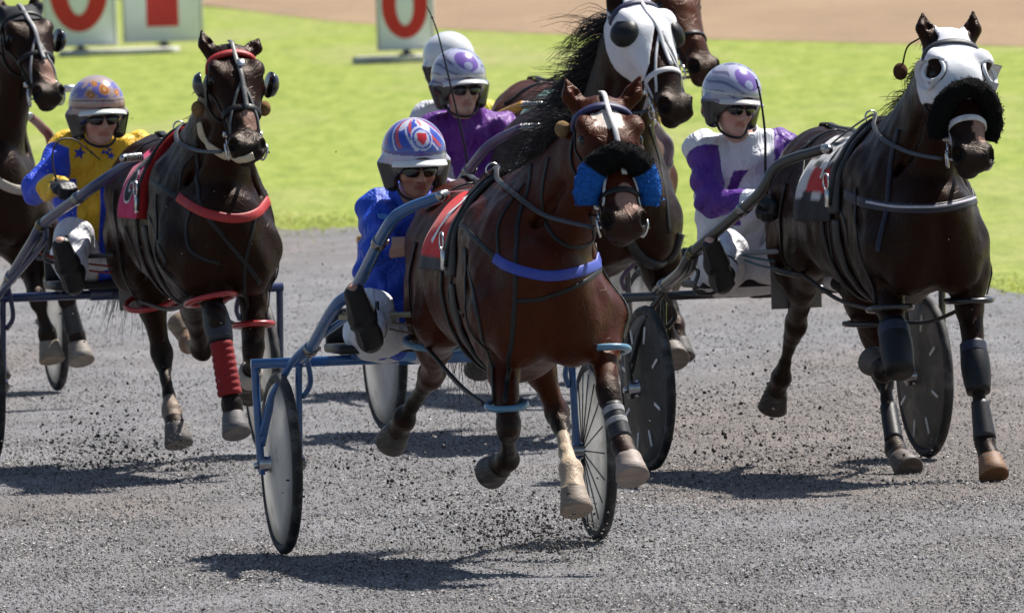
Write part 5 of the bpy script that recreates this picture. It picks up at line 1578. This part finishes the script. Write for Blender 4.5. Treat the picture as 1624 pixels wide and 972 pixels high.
# ------------------------------------------------------------------ drivers
def band(x, a, b): return (x > a) & (x < b)
WHT = V(.72, .73, .78)
def jk_blue(x, tz, y, arm, v):
    c = np.tile(V(.018, .075, .55), (len(x), 1))
    c[(x > .03 + .18 * (tz - .0)) & (tz < .38) & (y < 0)] = V(.12, .32, .72)
    return c
def hel_blue(q):
    n = len(q); c = np.tile(V(.03, .07, .42), (n, 1)); u = q[:, 0]; z = q[:, 2]; a = np.arctan2(q[:, 0], q[:, 1])
    c[np.sin(a * 5) * .02 + z > .108] = V(.55, .56, .68)
    c[(np.sin(a * 9 + z * 60) > .70) & (z > .03)] = V(.50, .06, .07)
    c[(np.sin(a * 9 + z * 60 + 1.9) > .93) & (z > .02)] = V(.6, .6, .72)
    f = q[:, 1] > 0; r = np.hypot(u, (z - .065))
    c[f & (r < .043)] = V(.50, .53, .72); c[f & (r < .037)] = V(.05, .09, .42); c[f & (r < .030)] = V(.52, .54, .70)
    ht = f & (np.abs(u) < .019 * np.clip((z - .042) / .02, 0, 1)) & band(z, .044, .085); c[ht] = V(.55, .02, .03)
    c[band(z, .002, .012)] = V(.10, .08, .30); c[band(z, -.012, .002)] = V(.45, .50, .66); c[z < -.012] = V(.50, .46, .60)
    return c
def hel_purple(seed, base=V(.36, .37, .47)):
    def fn(q):
        n = len(q); c = np.tile(base, (n, 1)); u = q[:, 0]; z = q[:, 2]; a = np.arctan2(q[:, 0], q[:, 1])
        c[np.sin(z * 160 + a * 4 + 2 * np.sin(a * 3 + seed)) > .55] = V(.16, .15, .25)
        f = q[:, 1] > 0; r = np.hypot(u * .8, z - .065 + .2 * u)
        c[f & (r < .055)] = V(.46, .46, .62); c[f & (r < .042)] = V(.20, .12, .42); c[f & (np.hypot(u, z - .045) < .020)] = V(.40, .42, .62)
        c[band(z, -.004, .006)] = V(.50, .48, .50); return c
    return fn
def hel_floral(q):
    n = len(q); c = np.tile(V(.40, .30, .28), (n, 1)); u = q[:, 0]; z = q[:, 2]; a = np.arctan2(q[:, 0], q[:, 1])
    c[band(z, .035, .10) & (q[:, 1] > -.03) & (np.sin(a * 7 + z * 50) + np.sin(a * 13 - z * 90) > -.4)] = V(.16, .15, .42)
    for cu, cz, r in ((.0, .070, .024), (-.06, .048, .017), (.06, .055, .015), (-.035, .095, .012)):
        k = np.hypot(u - cu, z - cz); f = q[:, 1] > 0
        c[f & (k < r)] = V(.55, .22, .04); c[f & band(k, r * .5, r * .66)] = V(.28, .08, .03); c[f & (k < r * .3)] = V(.62, .36, .10)
    c[band(z, .018, .026)] = V(.20, .10, .08); c[band(z, -.004, .012)] = V(.38, .22, .19); c[band(z, -.014, -.004)] = V(.16, .09, .08)
    return c
PA = build_driver(RA, dict(label='driver in royal blue silks and a blue and red helmet crouching behind the bay', seed=2, face=4, nod=8, stubble=True, skin=(.42, .23, .16), gloves=True, sleeve=(.08, .08), jacket=jk_blue, helmet=hel_blue,
    joints=dict(head=(657, 240, .38), neck=(652, 322, .22), pelvis=(632, 525, .04), shR=(601, 335, .20), elR=(602, 394, .40), haR=(712, 386, .56), kneR=(606, 474, .42), anR=(588, 542, .70), toeR=(561, 462, .78))))
for nm, q in (('sleeve_patch', [(583, 303), (606, 317), (611, 320), (608, 325), (590, 318)]), ('sleeve_patch', [(598, 339), (614, 340), (612, 349), (600, 347)]), ('sleeve_patch', [(577, 304), (582, 305), (583, 307), (578, 306)])):
    decal(PA, nm, q, M_SILK, V(.10, .30, .72), PA['th'])
def jk_star(x, tz, y, arm, v):
    c = np.tile(V(.03, .075, .62), (len(x), 1)); YE = V(.84, .50, .03)
    c[(tz > .74)] = YE; c[band(x, -.115, -.02) & (y < .02)] = YE
    for k in 'RL':
        (d0, t0), (d1, t1) = arm[k]; inarm = np.minimum(d0, d1) < .10
        up = inarm & (d0 < d1) & (np.abs(x) > .15); c[up & (t0 > .18)] = V(.03, .075, .62)
        lo = inarm & (d1 <= d0) & (np.abs(x) > .15); c[lo] = V(.03, .075, .62); c[inarm & (d1 < d0 + .02) & (t1 > .52)] = YE
    return c
PB = build_driver(RB, dict(label='driver in blue and yellow star silks and a floral helmet', seed=3, face=7, nod=2, skin=(.54, .31, .24), jacket=jk_star, helmet=hel_floral, visor=(.70, .72, .66),
    joints=dict(head=(154, 166, .34), neck=(158, 228, .20), pelvis=(156, 405, .04), shR=(106, 238, .18), elR=(58, 300, .34), haR=(94, 296, .60), shL=(222, 240, .16), kneR=(138, 384, .42), anR=(118, 452, .70), toeR=(96, 386, .78))))
def star_px(cx, cy, r): return [(cx + (r if i % 2 == 0 else r * .42) * math.sin(i * math.pi / 5 + .2), cy - (r if i % 2 == 0 else r * .42) * math.cos(i * math.pi / 5 + .2)) for i in range(10)]
for c3 in ((126, 243, 11), (168, 238, 11), (176, 247, 7)): decal(PB, 'star', star_px(*c3), M_SILK, V(.03, .06, .5), PB['th'])
for q in ([(68, 252), (71, 251), (75, 262), (72, 263)], [(50, 272), (76, 270), (76, 273), (52, 276)]): decal(PB, 'sleeve_patch', q, M_SILK, V(.55, .62, .8), PB['th'])
def jk_pw(x, tz, y, arm, v):
    c = np.tile(WHT, (len(x), 1)); PU = V(.105, .028, .26)
    ov = (np.hypot((x - .02) / .085, (tz - .62) / .30) < 1.25) & ~(np.hypot((x - .04) / .078, (tz - .58) / .27) < 1.1) & (tz < .85) & (tz > .42) & (y < 0) & (x < .0)
    c[ov] = PU
    for k in 'RL':
        (d0, t0), (d1, t1) = arm[k]; inarm = (np.minimum(d0, d1) < .105) & ((np.abs(x) > .125) | (d1 < .085))
        c[inarm & (((d0 <= d1) & (t0 > (.14 if k == 'R' else -.1))) | (d1 < d0))] = PU; c[inarm & (d1 < d0) & (t1 > .74)] = WHT
    return c
PD = build_driver(RD, dict(label='driver in white silks with purple sleeves at right', seed=4, face=14, nod=6, lean=-6, skin=(.56, .33, .26), jacket=jk_pw, helmet=hel_purple(1.0), visor=(.62, .58, .55),
    joints=dict(head=(1162, 148, .34), neck=(1176, 225, .20), pelvis=(1172, 425, .02), shR=(1116, 238, .18), elR=(1126, 318, .34), haR=(1206, 318, .58), shL=(1240, 236, .14), elL=(1266, 300, .32), haL=(1226, 322, .56), kneR=(1172, 380, .42), anR=(1146, 450, .70), toeR=(1127, 386, .78)), shoulder=.20))
def jk_pu(x, tz, y, arm, v):
    c = np.tile(V(.15, .03, .27), (len(x), 1))
    c[(np.abs(x) > .105) & (tz < .70) & (y < .05) & (np.abs(x) < .165)] = WHT
    return c
PE = build_driver(RE, dict(label='driver in a purple jacket with white side panels', seed=5, face=6, nod=0, skin=(.54, .33, .26), jacket=jk_pu, helmet=hel_purple(2.4), visor=(.66, .66, .66),
    joints=dict(head=(728, 121, .32), neck=(738, 187, .18), pelvis=(762, 385, .04), shR=(690, 208, .16), shL=(798, 205, .16))))
def jk_wy(x, tz, y, arm, v):
    c = np.tile(WHT, (len(x), 1)); c[(x > .10)] = V(.70, .62, .06); return c
PF = build_driver(RF_, dict(label='driver in white and yellow silks with a plain white helmet', seed=6, face=10, nod=0, jacket=jk_wy, helmet=lambda q: np.tile(V(.74, .75, .76), (len(q), 1)), visor=(.72, .72, .72),
    shoulder=.15, joints=dict(head=(713, 92, .32), neck=(724, 166, .18), pelvis=(748, 345, .04))))

for ctx, p in ((A, PA), (Bh, PB), (D, PD), (E_, PE), (Fh_, PF)):
    reins(ctx, (p['J'].get('haR') if 'haR' in p['J'] else p['pe'] + V(0, -.48, .24)) * .5 + (p['pe'] + V(.02, -.5, .24)) * .5)

# ------------------------------------------------------------------ whips
def whip(rig, pts, label, r=(.006, .002), col=V(.012, .011, .012)):
    P = spline([rig.pt(*p) for p in pts], 8); base = P[0].copy()
    t = thing('whip', label, 'whip', 'whips held by the drivers', rig, base)
    part('cane', MB().tube(P, np.linspace(r[0], r[1], 8), 8, col=col), M_LEATHER, t)
    part('handle', MB().tube(P[:5], .0105, 10, col=V(.02, .02, .02)), M_LEATHER, t)
    part('keeper', MB().ball(P[int(len(P) * .86)], .007, 8, col=col), M_LEATHER, t)
whip(RD, [(1216, 322, .60), (1214, 270, .58), (1213, 210, .55), (1206, 155, .52), (1199, 126, .50)], 'thin black whip held upright by the white and purple driver', (.007, .004))
whip(RE, [(748, 330, .60), (738, 240, .58), (718, 150, .55), (700, 75, .52), (690, 40, .50), (677, 10, .48)], 'long thin whip crossing in front of the purple jacketed driver', (.006, .0025))
whip(RB, [(94, 300, .62), (85, 268, .62), (84, 240, .60), (96, 222, .58), (118, 222, .56), (140, 238, .54), (159, 254, .52)], 'thin curved whip looping above the blue and yellow driver\'s glove', (.005, .003), V(.05, .045, .04))

# ------------------------------------------------------------------ dirt thrown up by the hooves
def clods(cx, cy, rx, ry, n, wl, dl, seed, s=1.0):
    n = int(n * 1.7); r = np.random.default_rng(seed); x = cx + r.normal(size=n) * rx; y = cy + np.abs(r.normal(size=n)) * ry * -1 + ry * .6
    d = wl + r.normal(size=n) * dl; out = []; sz = []
    for a, b, q in zip(x, y, d):
        o, dr = cam_ray(a, b); p = o + dr * (q / dr[1])
        if p[2] > .004: out.append(p); sz.append(s * min(1.7, float(np.exp(r.normal() * .5))) * .0042)
    return out, sz
P_, S2 = [], []
for args in ((165, 715, 60, 50, 260, 67.6, .5, 1), (285, 730, 45, 25, 130, 66.6, .4, 2), (800, 850, 80, 45, 380, 59.6, .6, 3), (880, 860, 50, 25, 160, 58.6, .4, 4), (1180, 690, 90, 95, 330, 66.6, .7, 5), (1320, 745, 90, 30, 200, 66, .6, 6), (640, 760, 90, 60, 120, 60.5, .6, 7), (1450, 762, 45, 14, 160, 65.9, .2, 8), (230, 560, 120, 180, 60, 66, .5, 9, .6), (1450, 450, 90, 150, 30, 65, .5, 10, .6)):
    a, b = clods(*args); P_ += a; S2 += b
def clod_col(r, k): return np.clip(np.exp(r.normal(size=(k, 1)) * .5) * V(.055, .046, .040), .01, .3)
for args in ((160, 720, 70, 60, 900, 67.6, .5, 31, .36), (285, 735, 50, 25, 500, 66.6, .4, 32, .36), (800, 850, 90, 50, 1300, 59.6, .6, 33, .36), (1180, 700, 100, 100, 1200, 66.6, .7, 35, .36), (1330, 750, 110, 35, 900, 66, .6, 36, .36), (1450, 766, 60, 16, 500, 65.9, .2, 38, .36)):
    a, b = clods(*args); P_ += a; S2 += b
crumbs('flying_dirt', np.array(P_), np.array(S2), clod_col, M_STONE, .9, 11, label='dark crumbs of dirt thrown up by the hooves', lumpy=True)
